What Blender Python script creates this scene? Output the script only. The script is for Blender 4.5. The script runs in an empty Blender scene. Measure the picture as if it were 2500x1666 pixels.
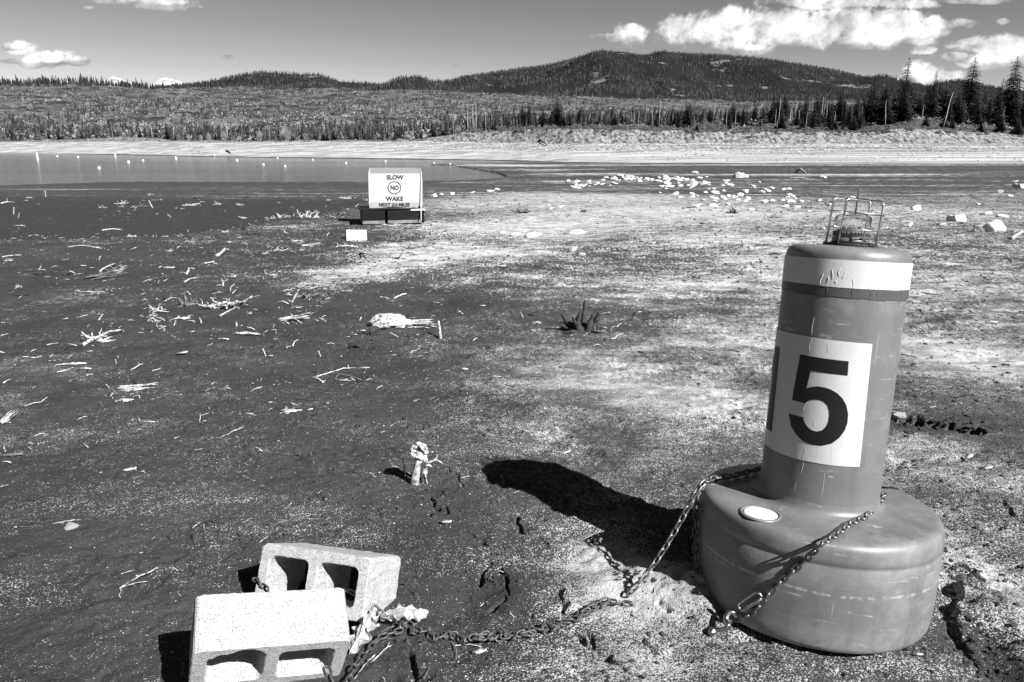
import bpy, math, random
import numpy as np
from mathutils import Vector, Matrix

# ------------------------------------------------------------------ camera, light
sc = bpy.context.scene
COL = sc.collection
F, YH, CAMZ = 1827.284, 339.27, 1.36
PITCH = math.atan((833 - YH) / F)
CP, SP = math.cos(PITCH), math.sin(PITCH)
cam = bpy.data.cameras.new('camera'); camo = bpy.data.objects.new('camera', cam); COL.objects.link(camo)
cam.sensor_width = 36; cam.lens = F / 2500 * 36; cam.clip_start = .05; cam.clip_end = 60000
camo.location = (0, 0, CAMZ); camo.rotation_euler = (math.pi / 2 - PITCH, 0, 0)
sc.camera = camo
SUN_AZ = math.radians(46.0); SUN_EL = math.radians(40.5)      # right of straight behind the camera
sundir = Vector((math.sin(SUN_AZ) * math.cos(SUN_EL), -math.cos(SUN_AZ) * math.cos(SUN_EL), math.sin(SUN_EL)))
sl = bpy.data.lights.new('sun', 'SUN'); sl.energy = 5; sl.angle = math.radians(.5); sl.color = (1, 1, 1)
so = bpy.data.objects.new('sun', sl); COL.objects.link(so); so.rotation_euler = sundir.to_track_quat('Z', 'Y').to_euler()
sc.view_settings.view_transform = 'Standard'; sc.view_settings.look = 'None'
sc.view_settings.exposure = 1.15; sc.view_settings.gamma = 1
rnd = random.Random(7)

def ray(px, py):
    u = (px - 1250) / F; v = (833 - py) / F
    d = Vector((u, CP + v * SP, v * CP - SP)); return d.normalized()
def st(px, py):
    d = ray(px, py); return d.x / d.y, d.z / d.y
def tz(px, py, Z):                      # point at depth Z along the view axis
    d = ray(px, py); k = Z / (d.y * CP - d.z * SP)
    return Vector((d.x * k, d.y * k, CAMZ + d.z * k))

# ------------------------------------------------------------------ world
w = bpy.data.worlds.new('World'); sc.world = w; w.use_nodes = True
nt = w.node_tree; nt.nodes.clear()
class NT:
    def __init__(s, nt): s.nt = nt
    def n(s, t, **k):
        o = s.nt.nodes.new(t)
        for a, b in k.items():
            if a == 'inp':
                for i, v in b.items():
                    if isinstance(v, bpy.types.NodeSocket): s.nt.links.new(v, o.inputs[i])
                    else: o.inputs[i].default_value = v
            else: setattr(o, a, b)
        return o
    def m(s, op, *a, clamp=False):
        o = s.n('ShaderNodeMath', operation=op, use_clamp=clamp)
        for i, v in enumerate(a):
            if isinstance(v, bpy.types.NodeSocket): s.nt.links.new(v, o.inputs[i])
            else: o.inputs[i].default_value = v
        return o.outputs[0]
    def vm(s, op, *a):
        o = s.n('ShaderNodeVectorMath', operation=op)
        for i, v in enumerate(a):
            if isinstance(v, bpy.types.NodeSocket): s.nt.links.new(v, o.inputs[i])
            else: o.inputs[i].default_value = v
        return o.outputs['Value'] if op in ('LENGTH', 'DOT_PRODUCT') else o.outputs[0]
    def mr(s, v, a, b, c=0., d=1., sm=False):
        o = s.n('ShaderNodeMapRange', clamp=True)
        if sm: o.interpolation_type = 'SMOOTHSTEP'
        for i, x in enumerate((v, a, b, c, d)):
            if isinstance(x, bpy.types.NodeSocket): s.nt.links.new(x, o.inputs[i])
            else: o.inputs[i].default_value = x
        return o.outputs[0]
    def mix(s, f, a, b):
        o = s.n('ShaderNodeMix', data_type='FLOAT')
        for i, x in ((0, f), (2, a), (3, b)):
            if isinstance(x, bpy.types.NodeSocket): s.nt.links.new(x, o.inputs[i])
            else: o.inputs[i].default_value = x
        return o.outputs[0]
    def noise(s, vec, scale, detail=4, rough=.5, dist=0, lac=2.0):
        o = s.n('ShaderNodeTexNoise', noise_dimensions='3D')
        if vec is not None: s.nt.links.new(vec, o.inputs['Vector'])
        o.inputs['Scale'].default_value = scale; o.inputs['Detail'].default_value = detail
        o.inputs['Roughness'].default_value = rough; o.inputs['Distortion'].default_value = dist
        o.inputs['Lacunarity'].default_value = lac
        return o.outputs[0]
N = NT(nt)
SKY_STR = 0.052
sky = N.n('ShaderNodeTexSky', sky_type='NISHITA'); sky.sun_disc = False
sky.sun_elevation = SUN_EL; sky.sun_rotation = math.pi - SUN_AZ; sky.altitude = 2700; sky.air_density = 1; sky.dust_density = .7
sep = N.n('ShaderNodeSeparateColor', inp={0: sky.outputs[0]})
# black-and-white rendering of the sky, red-filtered
skyv = N.m('MULTIPLY', N.m('POWER', N.m('ADD', N.m('MULTIPLY', sep.outputs[0], .85), N.m('MULTIPLY', sep.outputs[1], .15)), 1.35), .55)
tc = N.n('ShaderNodeTexCoord'); dv = N.n('ShaderNodeSeparateXYZ', inp={0: tc.outputs['Generated']})
yy = N.m('MAXIMUM', dv.outputs[1], .02)
S_, T_ = N.m('DIVIDE', dv.outputs[0], yy), N.m('DIVIDE', dv.outputs[2], yy)
wn = N.noise(tc.outputs['Generated'], 34, 10, .62, .25)
wn2 = N.noise(tc.outputs['Generated'], 9, 4, .55)
def cloudmask(off):
    P = N.n('ShaderNodeCombineXYZ', inp={0: N.m('ADD', S_, off[0]), 1: N.m('ADD', T_, off[1])}).outputs[0]
    cur = None
    for (px, py, rx, ry) in CL:
        s0, t0 = st(px, py)
        v = N.vm('MULTIPLY', N.vm('SUBTRACT', P, (s0, t0, 0)), (F * .98 / rx, F * .98 / ry, 0))
        m = N.m('SUBTRACT', 1.0, N.vm('LENGTH', v))
        cur = m if cur is None else N.m('MAXIMUM', cur, m)
    return cur
CL = [(1545, 84, 48, 24), (1465, 92, 42, 13), (1510, 92, 60, 10), (1680, 75, 80, 36), (1640, 68, 42, 30), (1780, 64, 95, 42), (1890, 66, 100, 46), (1990, 78, 90, 38), (2090, 56, 90, 44), (2210, 86, 100, 34), (2170, 50, 80, 34),
      (1780, 112, 42, 20), (1950, 100, 90, 16), (2130, 96, 120, 24), (2290, 68, 60, 24), (2060, 3, 190, 18), (2190, 10, 90, 12), (2390, 2, 90, 9), (2380, 108, 80, 20), (2470, 116, 90, 30), (2400, 152, 70, 17), (2330, 138, 50, 12),
      (2350, 58, 45, 14), (2252, 180, 72, 30), (2310, 190, 55, 20), (2255, 200, 100, 14), (2450, 52, 16, 7), (2250, 122, 40, 10), (42, 116, 40, 16), (130, 146, 62, 20), (185, 150, 40, 13), (50, 150, 62, 7), (85, 155, 40, 12),
      (395, 8, 90, 13), (430, 16, 60, 11), (470, 16, 30, 8), (280, 2, 60, 8), (556, 139, 17, 5), (1112, 158, 9, 4), (1035, 195, 26, 7), (1830, 122, 60, 14), (215, 18, 12, 4)]
dens = N.m('ADD', N.m('ADD', cloudmask((0, 0)), .05), N.m('ADD', N.m('MULTIPLY', N.m('SUBTRACT', wn, .5), 1.9), N.m('MULTIPLY', N.m('SUBTRACT', wn2, .5), .7)))
mask = N.mr(dens, .02, .42, 0, 1, True)
core = N.mr(dens, .15, .95)
lump = N.mr(wn, .38, .66)
cval = N.mix(lump, .58, 1.25)
cval = N.m('MULTIPLY', N.m('MULTIPLY', cval, N.mix(core, .8, 1.05)), N.mix(N.mr(N.m('ADD', cloudmask((0, -.0085)), N.m('MULTIPLY', N.m('SUBTRACT', wn, .5), 1.2)), -.25, .3), .60, 1.08))
fin = N.mix(mask, N.m('MULTIPLY', skyv, SKY_STR), N.m('MULTIPLY', cval, .45))
bg = N.n('ShaderNodeBackground', inp={0: fin, 1: 1.0})
N.n('ShaderNodeOutputWorld', inp={0: bg.outputs[0]})

# ------------------------------------------------------------------ helpers
def perlin(x, y, seed=0):
    x = np.asarray(x, float); y = np.asarray(y, float)
    xi = np.floor(x).astype(np.int64); yi = np.floor(y).astype(np.int64)
    xf = x - xi; yf = y - yi
    def g(ix, iy, fx, fy):
        h = (ix * 374761393 + iy * 668265263 + seed * 974634777) & 0xffffffff
        h = ((h ^ (h >> 13)) * 1274126177) & 0xffffffff
        h = (h ^ (h >> 16)) & 0xffff
        a = h * (2 * math.pi / 65536.)
        return np.cos(a) * fx + np.sin(a) * fy
    u = xf * xf * xf * (xf * (xf * 6 - 15) + 10); v = yf * yf * yf * (yf * (yf * 6 - 15) + 10)
    a = g(xi, yi, xf, yf); b = g(xi + 1, yi, xf - 1, yf); c = g(xi, yi + 1, xf, yf - 1); d = g(xi + 1, yi + 1, xf - 1, yf - 1)
    return ((a * (1 - u) + b * u) * (1 - v) + (c * (1 - u) + d * u) * v) * 1.5
def fbm(x, y, o, seed=0, gain=.5):
    r = 0; a = 1
    for i in range(o):
        r = r + a * perlin(x * 2 ** i, y * 2 ** i, seed + i); a *= gain
    return r
def sstep(x, a, b):
    t = np.clip((x - a) / (b - a), 0, 1); return t * t * (3 - 2 * t)

def mesh_np(name, V, Fc, smooth=True, attrs=None):
    """V (n,3); Fc list of (m,k) arrays of faces"""
    me = bpy.data.meshes.new(name); V = np.asarray(V, np.float32)
    if not isinstance(Fc, (list, tuple)) or (len(Fc) and np.ndim(Fc[0]) == 1 and not isinstance(Fc[0], np.ndarray)): Fc = [Fc]
    Fc = [np.asarray(f, np.int32) for f in Fc if len(f)]
    me.vertices.add(len(V)); me.vertices.foreach_set('co', V.ravel())
    nl = sum(f.size for f in Fc); nf = sum(len(f) for f in Fc)
    me.loops.add(nl); me.loops.foreach_set('vertex_index', np.concatenate([f.ravel() for f in Fc]))
    me.polygons.add(nf)
    st_ = []; o = 0
    for f in Fc:
        st_.append(o + np.arange(len(f)) * f.shape[1]); o += f.size
    me.polygons.foreach_set('loop_start', np.concatenate(st_).astype(np.int32))
    me.polygons.foreach_set('use_smooth', np.full(nf, smooth))
    me.update(calc_edges=True)
    for k, a in (attrs or {}).items():
        at = me.attributes.new(k, 'FLOAT', 'POINT'); at.data.foreach_set('value', np.asarray(a, np.float32))
    me.validate(); return me
class MB:
    def __init__(s): s.V = []; s.Fs = {}; s.n = 0
    def add(s, V, *Fc):
        V = np.asarray(V, float)
        for f in Fc:
            f = np.asarray(f)
            if f.size: s.Fs.setdefault(f.shape[1], []).append(f + s.n)
        s.V.append(V); s.n += len(V); return s
    def tube(s, P, R, k=8, cap=True, jit=0, rg=None):
        P = [Vector(p) for p in P]; n = len(P)
        if not hasattr(R, '__len__'): R = [R] * n
        T = [(P[min(i + 1, n - 1)] - P[max(i - 1, 0)]).normalized() for i in range(n)]
        a = Vector((0, 0, 1)) if abs(T[0].z) < .9 else Vector((1, 0, 0))
        u = T[0].cross(a).normalized(); V = []
        for i in range(n):
            u = (u - T[i] * u.dot(T[i])).normalized(); v = T[i].cross(u)
            for j in range(k):
                an = 2 * math.pi * j / k; r = R[i] * (1 + (rg.uniform(-jit, jit) if rg else 0))
                V.append(P[i] + u * math.cos(an) * r + v * math.sin(an) * r)
        Fq = [(i * k + j, i * k + (j + 1) % k, (i + 1) * k + (j + 1) % k, (i + 1) * k + j) for i in range(n - 1) for j in range(k)]
        if cap:
            V += [P[0], P[-1]]; c0 = n * k
            s.add(V, Fq, [(c0, (j + 1) % k, j) for j in range(k)] + [(c0 + 1, (n - 1) * k + j, (n - 1) * k + (j + 1) % k) for j in range(k)])
        else: s.add(V, Fq)
        return s
    def lathe(s, prof, k=48, c=(0, 0, 0)):
        V = []
        for r, z in prof:
            for j in range(k):
                a = 2 * math.pi * j / k; V.append((c[0] + r * math.cos(a), c[1] + r * math.sin(a), c[2] + z))
        n = len(prof)
        s.add(V, [(i * k + j, i * k + (j + 1) % k, (i + 1) * k + (j + 1) % k, (i + 1) * k + j) for i in range(n - 1) for j in range(k)]); return s
    def box(s, c, d, M=None):
        V = [Vector((x * d[0] / 2, y * d[1] / 2, z * d[2] / 2)) for x in (-1, 1) for y in (-1, 1) for z in (-1, 1)]
        if M: V = [M @ v for v in V]
        V = [v + Vector(c) for v in V]
        s.add(V, [(0, 1, 3, 2), (4, 6, 7, 5), (0, 4, 5, 1), (2, 3, 7, 6), (0, 2, 6, 4), (1, 5, 7, 3)]); return s
    def mesh(s, name, smooth=True, attrs=None):
        return mesh_np(name, np.vstack([np.asarray(v, float).reshape(-1, 3) for v in s.V]), [np.vstack(v) for v in s.Fs.values()], smooth, attrs)
def link(name, me, m=None, parent=None, loc=None):
    o = bpy.data.objects.new(name, me); COL.objects.link(o)
    if m is not None and me is not None and not me.materials: me.materials.append(m)
    if parent: o.parent = parent
    if loc is not None: o.location = loc
    return o
def tag(o, label, cat=None, group=None, kind=None):
    if label: o['label'] = label
    if cat: o['category'] = cat
    if group: o['group'] = group
    if kind: o['kind'] = kind
    return o
def empty(name, loc, label, cat, group=None):
    o = bpy.data.objects.new(name, None); COL.objects.link(o); o.location = loc; o.empty_display_size = .1
    return tag(o, label, cat, group)
def bevel(o, w, seg=2):
    m = o.modifiers.new('bevel', 'BEVEL'); m.width = w; m.segments = seg; m.limit_method = 'ANGLE'; m.angle_limit = math.radians(40)

def mat(name, lo, hi=None, rough=.7, scale=8, detail=6, nr=.6, bump=0, bscale=None, spec=.4, metal=0, thr=None, coord='Object', stretch=None, attr=None):
    m = bpy.data.materials.new(name); m.use_nodes = True; t = m.node_tree; t.nodes.clear(); q = NT(t)
    b = q.n('ShaderNodeBsdfPrincipled'); b.inputs['Roughness'].default_value = rough; b.inputs['Metallic'].default_value = metal
    b.inputs['Specular IOR Level'].default_value = spec
    q.n('ShaderNodeOutputMaterial', inp={0: b.outputs[0]})
    c = q.n('ShaderNodeTexCoord').outputs[coord]
    if stretch: c = q.vm('MULTIPLY', c, stretch)
    f = q.noise(c, scale, detail, nr)
    if hi is None: hi = lo
    f = q.mr(f, *(thr or (.3, .7)))
    v = q.mix(f, lo, hi)
    if attr:
        a = q.n('ShaderNodeAttribute', attribute_name=attr).outputs['Fac']; v = q.m('MULTIPLY', v, a)
    cc = q.n('ShaderNodeCombineColor', inp={0: v, 1: v, 2: v}); t.links.new(cc.outputs[0], b.inputs['Base Color'])
    if bump:
        h = q.noise(c, bscale or scale * 3, 6, .65)
        bp = q.n('ShaderNodeBump', inp={'Strength': 1.0, 'Distance': bump, 'Height': h}); t.links.new(bp.outputs[0], b.inputs['Normal'])
    return m

# ------------------------------------------------------------------ terrain functions
WZ = -3.64                                    # lake level
COLS = [-400, 0, 200, 300, 420, 500, 1000, 1130, 1250, 1400, 1600, 1800, 2000, 2100, 2200, 2500, 2900]
T_SH = [374, 374, 377, 378, 381, 383, 389, 391, 393, 398, 400, 401, 402, 402, 402, 402, 402]
T_BT = [347, 347, 346, 345, 346, 347, 345, 346, 348, 349, 349, 349, 349, 349, 349, 350, 350]
T_BK = [345, 345, 341, 334, 342, 345, 343, 326, 318, 314, 320, 322, 323, 326, 314, 330, 330]
T_TE = [340, 340, 338, 335, 338, 340, 338, 322, 309, 306, 304, 300, 298, 300, 286, 312, 312]
T_45 = [300, 300, 300, 300, 300, 300, 300, 300, 298, 296, 294, 288, 276, 272, 275, 296, 300]
T_70 = [250, 250, 253, 255, 257, 258, 265, 268, 270, 272, 275, 276, 272, 268, 265, 285, 290]
T_95 = [222, 222, 223, 225, 227, 229, 232, 236, 240, 244, 250, 252, 250, 252, 255, 270, 275]
T_11 = [207, 207, 208, 210, 214, 216, 223, 227, 231, 237, 245, 252, 250, 250, 252, 265, 270]
def Tpy(py):
    v = (np.asarray(py, float) - 833) / F; return (v * CP + SP) / (CP - v * SP)
def s_of(px): return (px - 1250) / F / (CP - (YH - 833) / F * SP)
SC = np.array([s_of(c) for c in COLS])
def prof(s):
    """stations (Y,z) for direction s"""
    I = lambda tab: np.interp(s, SC, tab)
    Y0 = (CAMZ - WZ) / Tpy(I(T_SH))
    out = [(Y0, np.full_like(s, WZ + .0))]
    for dy, tab in ((35, T_BT), (42, T_BK), (78, T_TE)):
        Y = Y0 + dy; out.append((Y, CAMZ - Tpy(I(tab)) * Y))
    for Yc, tab in ((450, T_45), (700, T_70), (950, T_95), (1150, T_11)):
        Y = np.full_like(s, float(Yc)); out.append((Y, CAMZ - Tpy(I(tab)) * Y))
    Y = np.full_like(s, 1400.); out.append((Y, out[-1][1] - 30))
    return out
def yshore(s): return (CAMZ - WZ) / Tpy(np.interp(s, SC, T_SH))
def zfar(s, Y):
    P = prof(s); z = np.where(Y < P[0][0], WZ, 0.); z = np.full_like(Y, WZ)
    for (ya, za), (yb, zb) in zip(P[:-1], P[1:]):
        t = np.clip((Y - ya) / (yb - ya), 0, 1)
        z = np.where(Y >= ya, za + (zb - za) * t, z)
    d = Y - P[0][0]
    x = s * Y
    z = z + sstep(d, 3, 34) * (1 - sstep(d, 60, 100)) * (.22 * fbm(x / 9, Y / 9, 4, 11))
    z = z + sstep(d, 33, 40) * (1 - sstep(d, 90, 160)) * .34 * fbm(x / 7, Y / 9, 5, 31)
    z = z + sstep(d, 80, 300) * (4.0 * fbm(x / 90, Y / 90, 4, 21))
    return z
# polylines in the near ground
def plane_pt(px, py, slope=.045):
    T = float(Tpy(py)); Y = CAMZ / max(T - slope, 1e-3); D = CAMZ + slope * Y
    if D > CAMZ - WZ: D = CAMZ - WZ; Y = D / T
    Z = Y * CP + D * SP
    return ((px - 1250) / F * Z, Y)
SPIT = [plane_pt(*p) for p in [(-700, 600), (0, 588), (380, 577), (560, 565), (700, 546), (830, 520), (900, 497), (1000, 475), (1120, 458), (1250, 447)]]
def segdist(x, y, poly):
    """signed: + on the left-hand (far) side of the polyline"""
    best = np.full(np.shape(x), 1e9); sg = np.ones(np.shape(x))
    for (ax, ay), (bx, by) in zip(poly[:-1], poly[1:]):
        dx, dy = bx - ax, by - ay; L = dx * dx + dy * dy
        t = np.clip(((x - ax) * dx + (y - ay) * dy) / L, 0, 1)
        d = np.hypot(x - ax - t * dx, y - ay - t * dy)
        c = dx * (y - ay) - dy * (x - ax)
        m = d < best; best = np.where(m, d, best); sg = np.where(m, np.sign(c), sg)
    return best * sg
WPOLY = [plane_pt(*p) for p in [(-900, 455), (0, 456), (110, 452), (300, 446), (620, 447), (900, 446), (1130, 442), (1225, 437), (1238, 433), (1215, 423), (1150, 412), (1100, 404), (1040, 403)]]
WPOLY2 = [plane_pt(*p) for p in [(1040, 403), (1180, 401), (1320, 397), (1500, 399.4)]]
def inpoly(x, y, poly):
    r = np.zeros(np.shape(x), bool); n = len(poly)
    for i in range(n):
        ax, ay = poly[i]; bx, by = poly[(i + 1) % n]
        c = ((ay > y) != (by > y)) & (x < (bx - ax) * (y - ay) / ((by - ay) if by != ay else 1e-9) + ax)
        r ^= c
    return r
WFULL = WPOLY + WPOLY2 + [plane_pt(1500, 395), (0, 300), (-600, 420), (-900, 300)]
CRACKS = [  # (pixel polyline, half width m, depth m)
    ([(1045, 1218), (1055, 1235), (1064, 1246)], .006, .03), ([(1078, 1238), (1088, 1252), (1130, 1252), (1180, 1256), (1210, 1264), (1256, 1266), (1262, 1286), (1276, 1306)], .0055, .03),
    ([(1256, 1266), (1275, 1252), (1300, 1248)], .004, .02), ([(1142, 1298), (1165, 1320), (1190, 1338)], .004, .02), ([(725, 1190), (770, 1198), (800, 1218), (830, 1222)], .004, .018),
    ([(1366, 1440), (1378, 1470), (1384, 1500)], .006, .03), ([(1315, 1320), (1328, 1340)], .004, .02), ([(940, 1088), (970, 1096), (985, 1104)], .004, .02),
    ([(1195, 1378), (1178, 1395), (1170, 1420)], .005, .03), ([(1225, 1385), (1247, 1405), (1235, 1445), (1200, 1470), (1176, 1482)], .005, .03), ([(1400, 1545), (1430, 1572), (1480, 1600)], .005, .03),
    ([(1465, 1600), (1510, 1625), (1560, 1650)], .005, .03), ([(2205, 1022), (2260, 1036), (2320, 1044), (2362, 1048)], .075, .13), ([(2350, 1040), (2400, 1036), (2500, 1028), (2600, 1020)], .022, .05),
    ([(2330, 1370), (2370, 1395), (2390, 1410)], .014, .04), ([(2310, 1440), (2330, 1500), (2345, 1540), (2370, 1570), (2420, 1630)], .03, .06), ([(1610, 1500), (1640, 1512)], .006, .02),
    ([(1010, 1590), (1014, 1620), (1030, 1660)], .006, .03), ([(840, 835), (870, 845), (905, 848)], .04, .06), ([(885, 812), (930, 808)], .03, .05)]
CRACKS += [([(1090, 1140), (1110, 1160), (1118, 1190)], .004, .02), ([(1460, 1600), (1440, 1560), (1400, 1530)], .005, .02), ([(1980, 1640), (2060, 1655)], .006, .02), ([(700, 1010), (760, 1022), (790, 1015)], .005, .02), ([(1290, 1500), (1330, 1512), (1345, 1530)], .005, .02), ([(420, 1290), (450, 1300), (470, 1322)], .004, .015), ([(1560, 1560), (1600, 1590), (1690, 1610)], .006, .025), ([(2440, 1230), (2470, 1260), (2500, 1280)], .006, .02), ([(1340, 1190), (1372, 1214), (1390, 1240)], .004, .02)]
CRACKS = [([plane_pt(*p) for p in pl], w_ * (1.35 if w_ < .012 else 1), d_) for pl, w_, d_ in CRACKS]
BUMPS = [  # mounds / hollows : px,py, radius m, height
    (1470, 1450, .20, .035), (1700, 1500, .12, .05), (1170, 1440, .10, -.03), (1250, 1440, .10, .02), (1420, 790, .25, .02), (930, 800, .30, .03),
    (2380, 1530, .12, -.05), (2300, 1450, .12, .03), (1640, 1440, .14, .06), (1900, 1640, .25, .03), (1130, 1480, .07, -.02), (2450, 1620, .1, -.06), (2420, 1480, .08, .04), (2330, 1620, .07, .04), (2230, 1640, .1, .02), (1000, 560, 2.0, .10), (860, 545, 2.0, .10), (1900, 600, 2.2, .10), (1500, 520, 3.0, .12), (700, 545, 1.6, .06)]
BUMPS = [(plane_pt(a, b), r, h) for a, b, r, h in BUMPS]
def znear(x, y, fine=True):
    x = np.asarray(x, float); y = np.asarray(y, float); r = np.hypot(x, y)
    z = -.045 * y
    z = np.logaddexp(z * 12, (WZ + .12) * 12) / 12
    z = np.minimum(z, .3)
    nf = sstep(r, 1, 10)
    z = z + .015 * fbm(x / 1.1, y / .8, 3, 3) * (1 + nf) + .05 * nf * fbm(x / 5, y / 4, 2, 8) * (1 - sstep(y, 60, 90) * .7)
    # low wet basin on the far side of the spit
    d = segdist(x, y, SPIT); w_ = sstep(d, 0, 1.2) * (y > 0) * (1 - sstep(y, 50, 75))
    z = z - w_ * (.16 + .03 * fbm(x / .6, y / .5, 2, 5))
    for (bx, by), br, bh in BUMPS:
        q = ((x - bx) ** 2 + (y - by) ** 2) / br ** 2
        z = z + bh * np.exp(-q) 
    if fine:
        amp = .55 + .7 * sstep(fbm(x / .9, y / .9, 2, 77), -.2, .5)
        rgh = amp * (1 - w_ * .8)
        clod = sstep(fbm(x / .5, y / .4, 2, 29), .05, .5)
        z = z + rgh * ((.010 + .014 * clod) * fbm(x / .17, y / .13, 2, 13) + (.005 + .006 * clod) * perlin(x / .045, y / .04, 17)) + rgh * .0018 * np.where(r < 12, perlin(x / .016, y / .016, 19), 0)
        jx = .012 * perlin(x / .05, y / .05, 41) + .03 * perlin(x / .2, y / .2, 43); jy = .012 * perlin(x / .05, y / .05, 42)
        near = (r < 14)
        if np.any(near):
            xs, ys = x[near] + jx[near], y[near] + jy[near]; zz = np.zeros(xs.shape)
            for pl, cw, cd in CRACKS:
                a = np.array(pl); bb = (xs > a[:, 0].min() - .3) & (xs < a[:, 0].max() + .3) & (ys > a[:, 1].min() - .3) & (ys < a[:, 1].max() + .3)
                if not bb.any(): continue
                dd = np.abs(segdist(xs[bb], ys[bb], pl)); wv = cw * (1 + .6 * perlin(xs[bb] / .04, ys[bb] / .04, 5))
                zz[bb] = np.minimum(zz[bb], -cd * (1 - sstep(dd, wv * .5, wv * 1.3)) + .3 * cw * np.exp(-(dd / (cw * 2.5)) ** 2))
            z[near] = z[near] + zz
    # lake bed
    ip = inpoly(x, y, WFULL) & (y > 40)
    z = np.where(ip, WZ - .5, z)
    # ease toward the shore line
    sN = x / np.maximum(y, 1.); Ys = yshore(np.clip(sN, SC[0], SC[-1]))
    z = np.where(y > 20, z + (WZ + .12 - z) * sstep(y, Ys - 12, Ys), z)
    return z
def Gp(px, py):
    """ground point seen at a photo pixel"""
    d = ray(px, py); a = np.geomspace(.8, 900, 2500)
    X = d.x * a; Y = d.y * a; Z = CAMZ + d.z * a
    zz = znear(X, Y, False); s = np.clip(X / Y, SC[0], SC[-1])
    zz = np.where(Y > yshore(s), zfar(s, Y), zz)
    i = int(np.argmax(Z < zz)); 
    if Z[i] >= zz[i]: i = len(a) - 1
    i = max(i, 1); f0 = Z[i - 1] - zz[i - 1]; f1 = Z[i] - zz[i]; t = f0 / (f0 - f1) if f0 != f1 else 0
    k = a[i - 1] + (a[i] - a[i - 1]) * t
    return Vector((d.x * k, d.y * k, CAMZ + d.z * k))
def depth(p): return p.y * CP - (p.z - CAMZ) * SP
def gz(x, y):
    return float(znear(np.array([x]), np.array([y]), True)[0])

# ------------------------------------------------------------------ ground meshes
def angles(step, lim=42):
    return np.radians(np.concatenate([np.arange(-180, -lim, 3.), np.arange(-lim, lim, step), np.arange(lim, 180.01, 3.)]))
PALE = [(1030, 620, 150, 26, 1.), (860, 670, 130, 24, .9), (1200, 560, 190, 24, .8), (740, 705, 90, 14, .5), (1420, 480, 260, 14, .8), (1650, 520, 280, 16, .9), (1800, 590, 170, 16, 1.), (1950, 640, 160, 18, .8), (1350, 545, 300, 18, .5),
        (700, 560, 120, 6, .6), (1150, 500, 120, 12, .6), (1560, 690, 260, 40, .35), (2430, 880, 150, 40, .9), (2260, 840, 100, 26, .8), (2150, 700, 260, 40, .4), (1830, 820, 160, 50, .5), (1500, 930, 300, 90, .3),
        (1350, 1060, 260, 50, .35), (1700, 980, 200, 60, .45), (1620, 1480, 200, 60, .9), (1470, 1380, 110, 60, .8), (2380, 1420, 120, 130, .9), (2300, 1150, 240, 110, .5), (1500, 1620, 300, 60, .5), (2250, 1640, 200, 40, .4), (150, 1245, 180, 40, .22), (500, 1190, 260, 50, .2),
        (850, 1270, 250, 60, .15), (1100, 620, 250, 20, .4), (2250, 520, 300, 18, .35), (1000, 830, 260, 30, .2), (420, 590, 330, 5, .3), (1250, 407, 120, 2.5, 1.2), (1320, 418, 100, 3, 1.), (1400, 427, 90, 2.5, .8), (1900, 429, 500, 1.6, .9),
        (1120, 449, 80, 2, .6), (560, 479, 160, 3, .6), (700, 470, 350, 2.2, .5), (300, 462, 400, 2., .35), (200, 475, 300, 1.5, .5), (1650, 405, 900, 1.4, .9), (1300, 448, 250, 4, .4)]
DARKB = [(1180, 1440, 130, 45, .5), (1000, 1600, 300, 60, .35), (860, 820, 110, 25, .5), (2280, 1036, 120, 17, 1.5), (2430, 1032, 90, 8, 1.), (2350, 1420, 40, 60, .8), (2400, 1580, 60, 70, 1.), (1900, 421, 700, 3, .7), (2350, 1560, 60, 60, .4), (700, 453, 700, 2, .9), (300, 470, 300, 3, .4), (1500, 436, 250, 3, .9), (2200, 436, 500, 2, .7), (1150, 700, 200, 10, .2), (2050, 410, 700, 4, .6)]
def pale_attr(x, y):
    sN = np.clip(x / np.maximum(y, .5), -2, 2)
    m = .26 + .13 * sstep(sN + .12 * fbm(x / 2.2, y / 2.2, 2, 55), -.28, .2) * (y > 0)
    m = m + .15 * sstep(y, 3.2, 9) * sstep(sN + .06 * fbm(x / 3, y / 3, 2, 58), -.26, -.02) + .06 * sstep(sN, .1, .35) * (y > 0)
    m = m - .30 * sstep(y, 42, 62)
    # blobs
    wx = x + .25 * y * .1 * fbm(x / (1 + .0 * y), y, 2, 61); wy = y
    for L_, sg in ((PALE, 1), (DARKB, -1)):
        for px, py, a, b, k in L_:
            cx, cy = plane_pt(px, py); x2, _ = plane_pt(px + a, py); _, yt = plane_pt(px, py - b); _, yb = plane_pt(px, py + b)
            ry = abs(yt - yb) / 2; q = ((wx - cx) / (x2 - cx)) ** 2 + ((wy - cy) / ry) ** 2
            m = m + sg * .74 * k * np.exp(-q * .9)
    d = segdist(x, y, SPIT); wt = sstep(d, -.3, 1.5) * (y > 0) * (1 - sstep(y, 40, 60))
    m = m * (1 - wt) + wt * .02
    st_ = fbm(x / 30., y / 1.6, 3, 83) + .5 * fbm(x / 9., y / 1.1, 2, 84)
    m = m + sstep(y, 38, 52) * (.45 * sstep(st_, .05, .5) - .15 * sstep(-st_, .0, .4))
    m = m + .14 * fbm(x / 3., y / 3., 3, 71) * (1 - wt) + .16 * fbm(x / .9, y / .7, 3, 74) * (1 - wt) + .08 * fbm(x / .5, y / .4, 2, 72) * (1 - wt)
    return np.clip(m, .21, 1.3) * (1 - .4 * wt), wt
def grid_mesh(name, A, Rr, zf, attrs=None):
    aa, rr = np.meshgrid(A, Rr); x = np.sin(aa) * rr; y = np.cos(aa) * rr
    return aa, rr, x, y
A = angles(.08)
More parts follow.
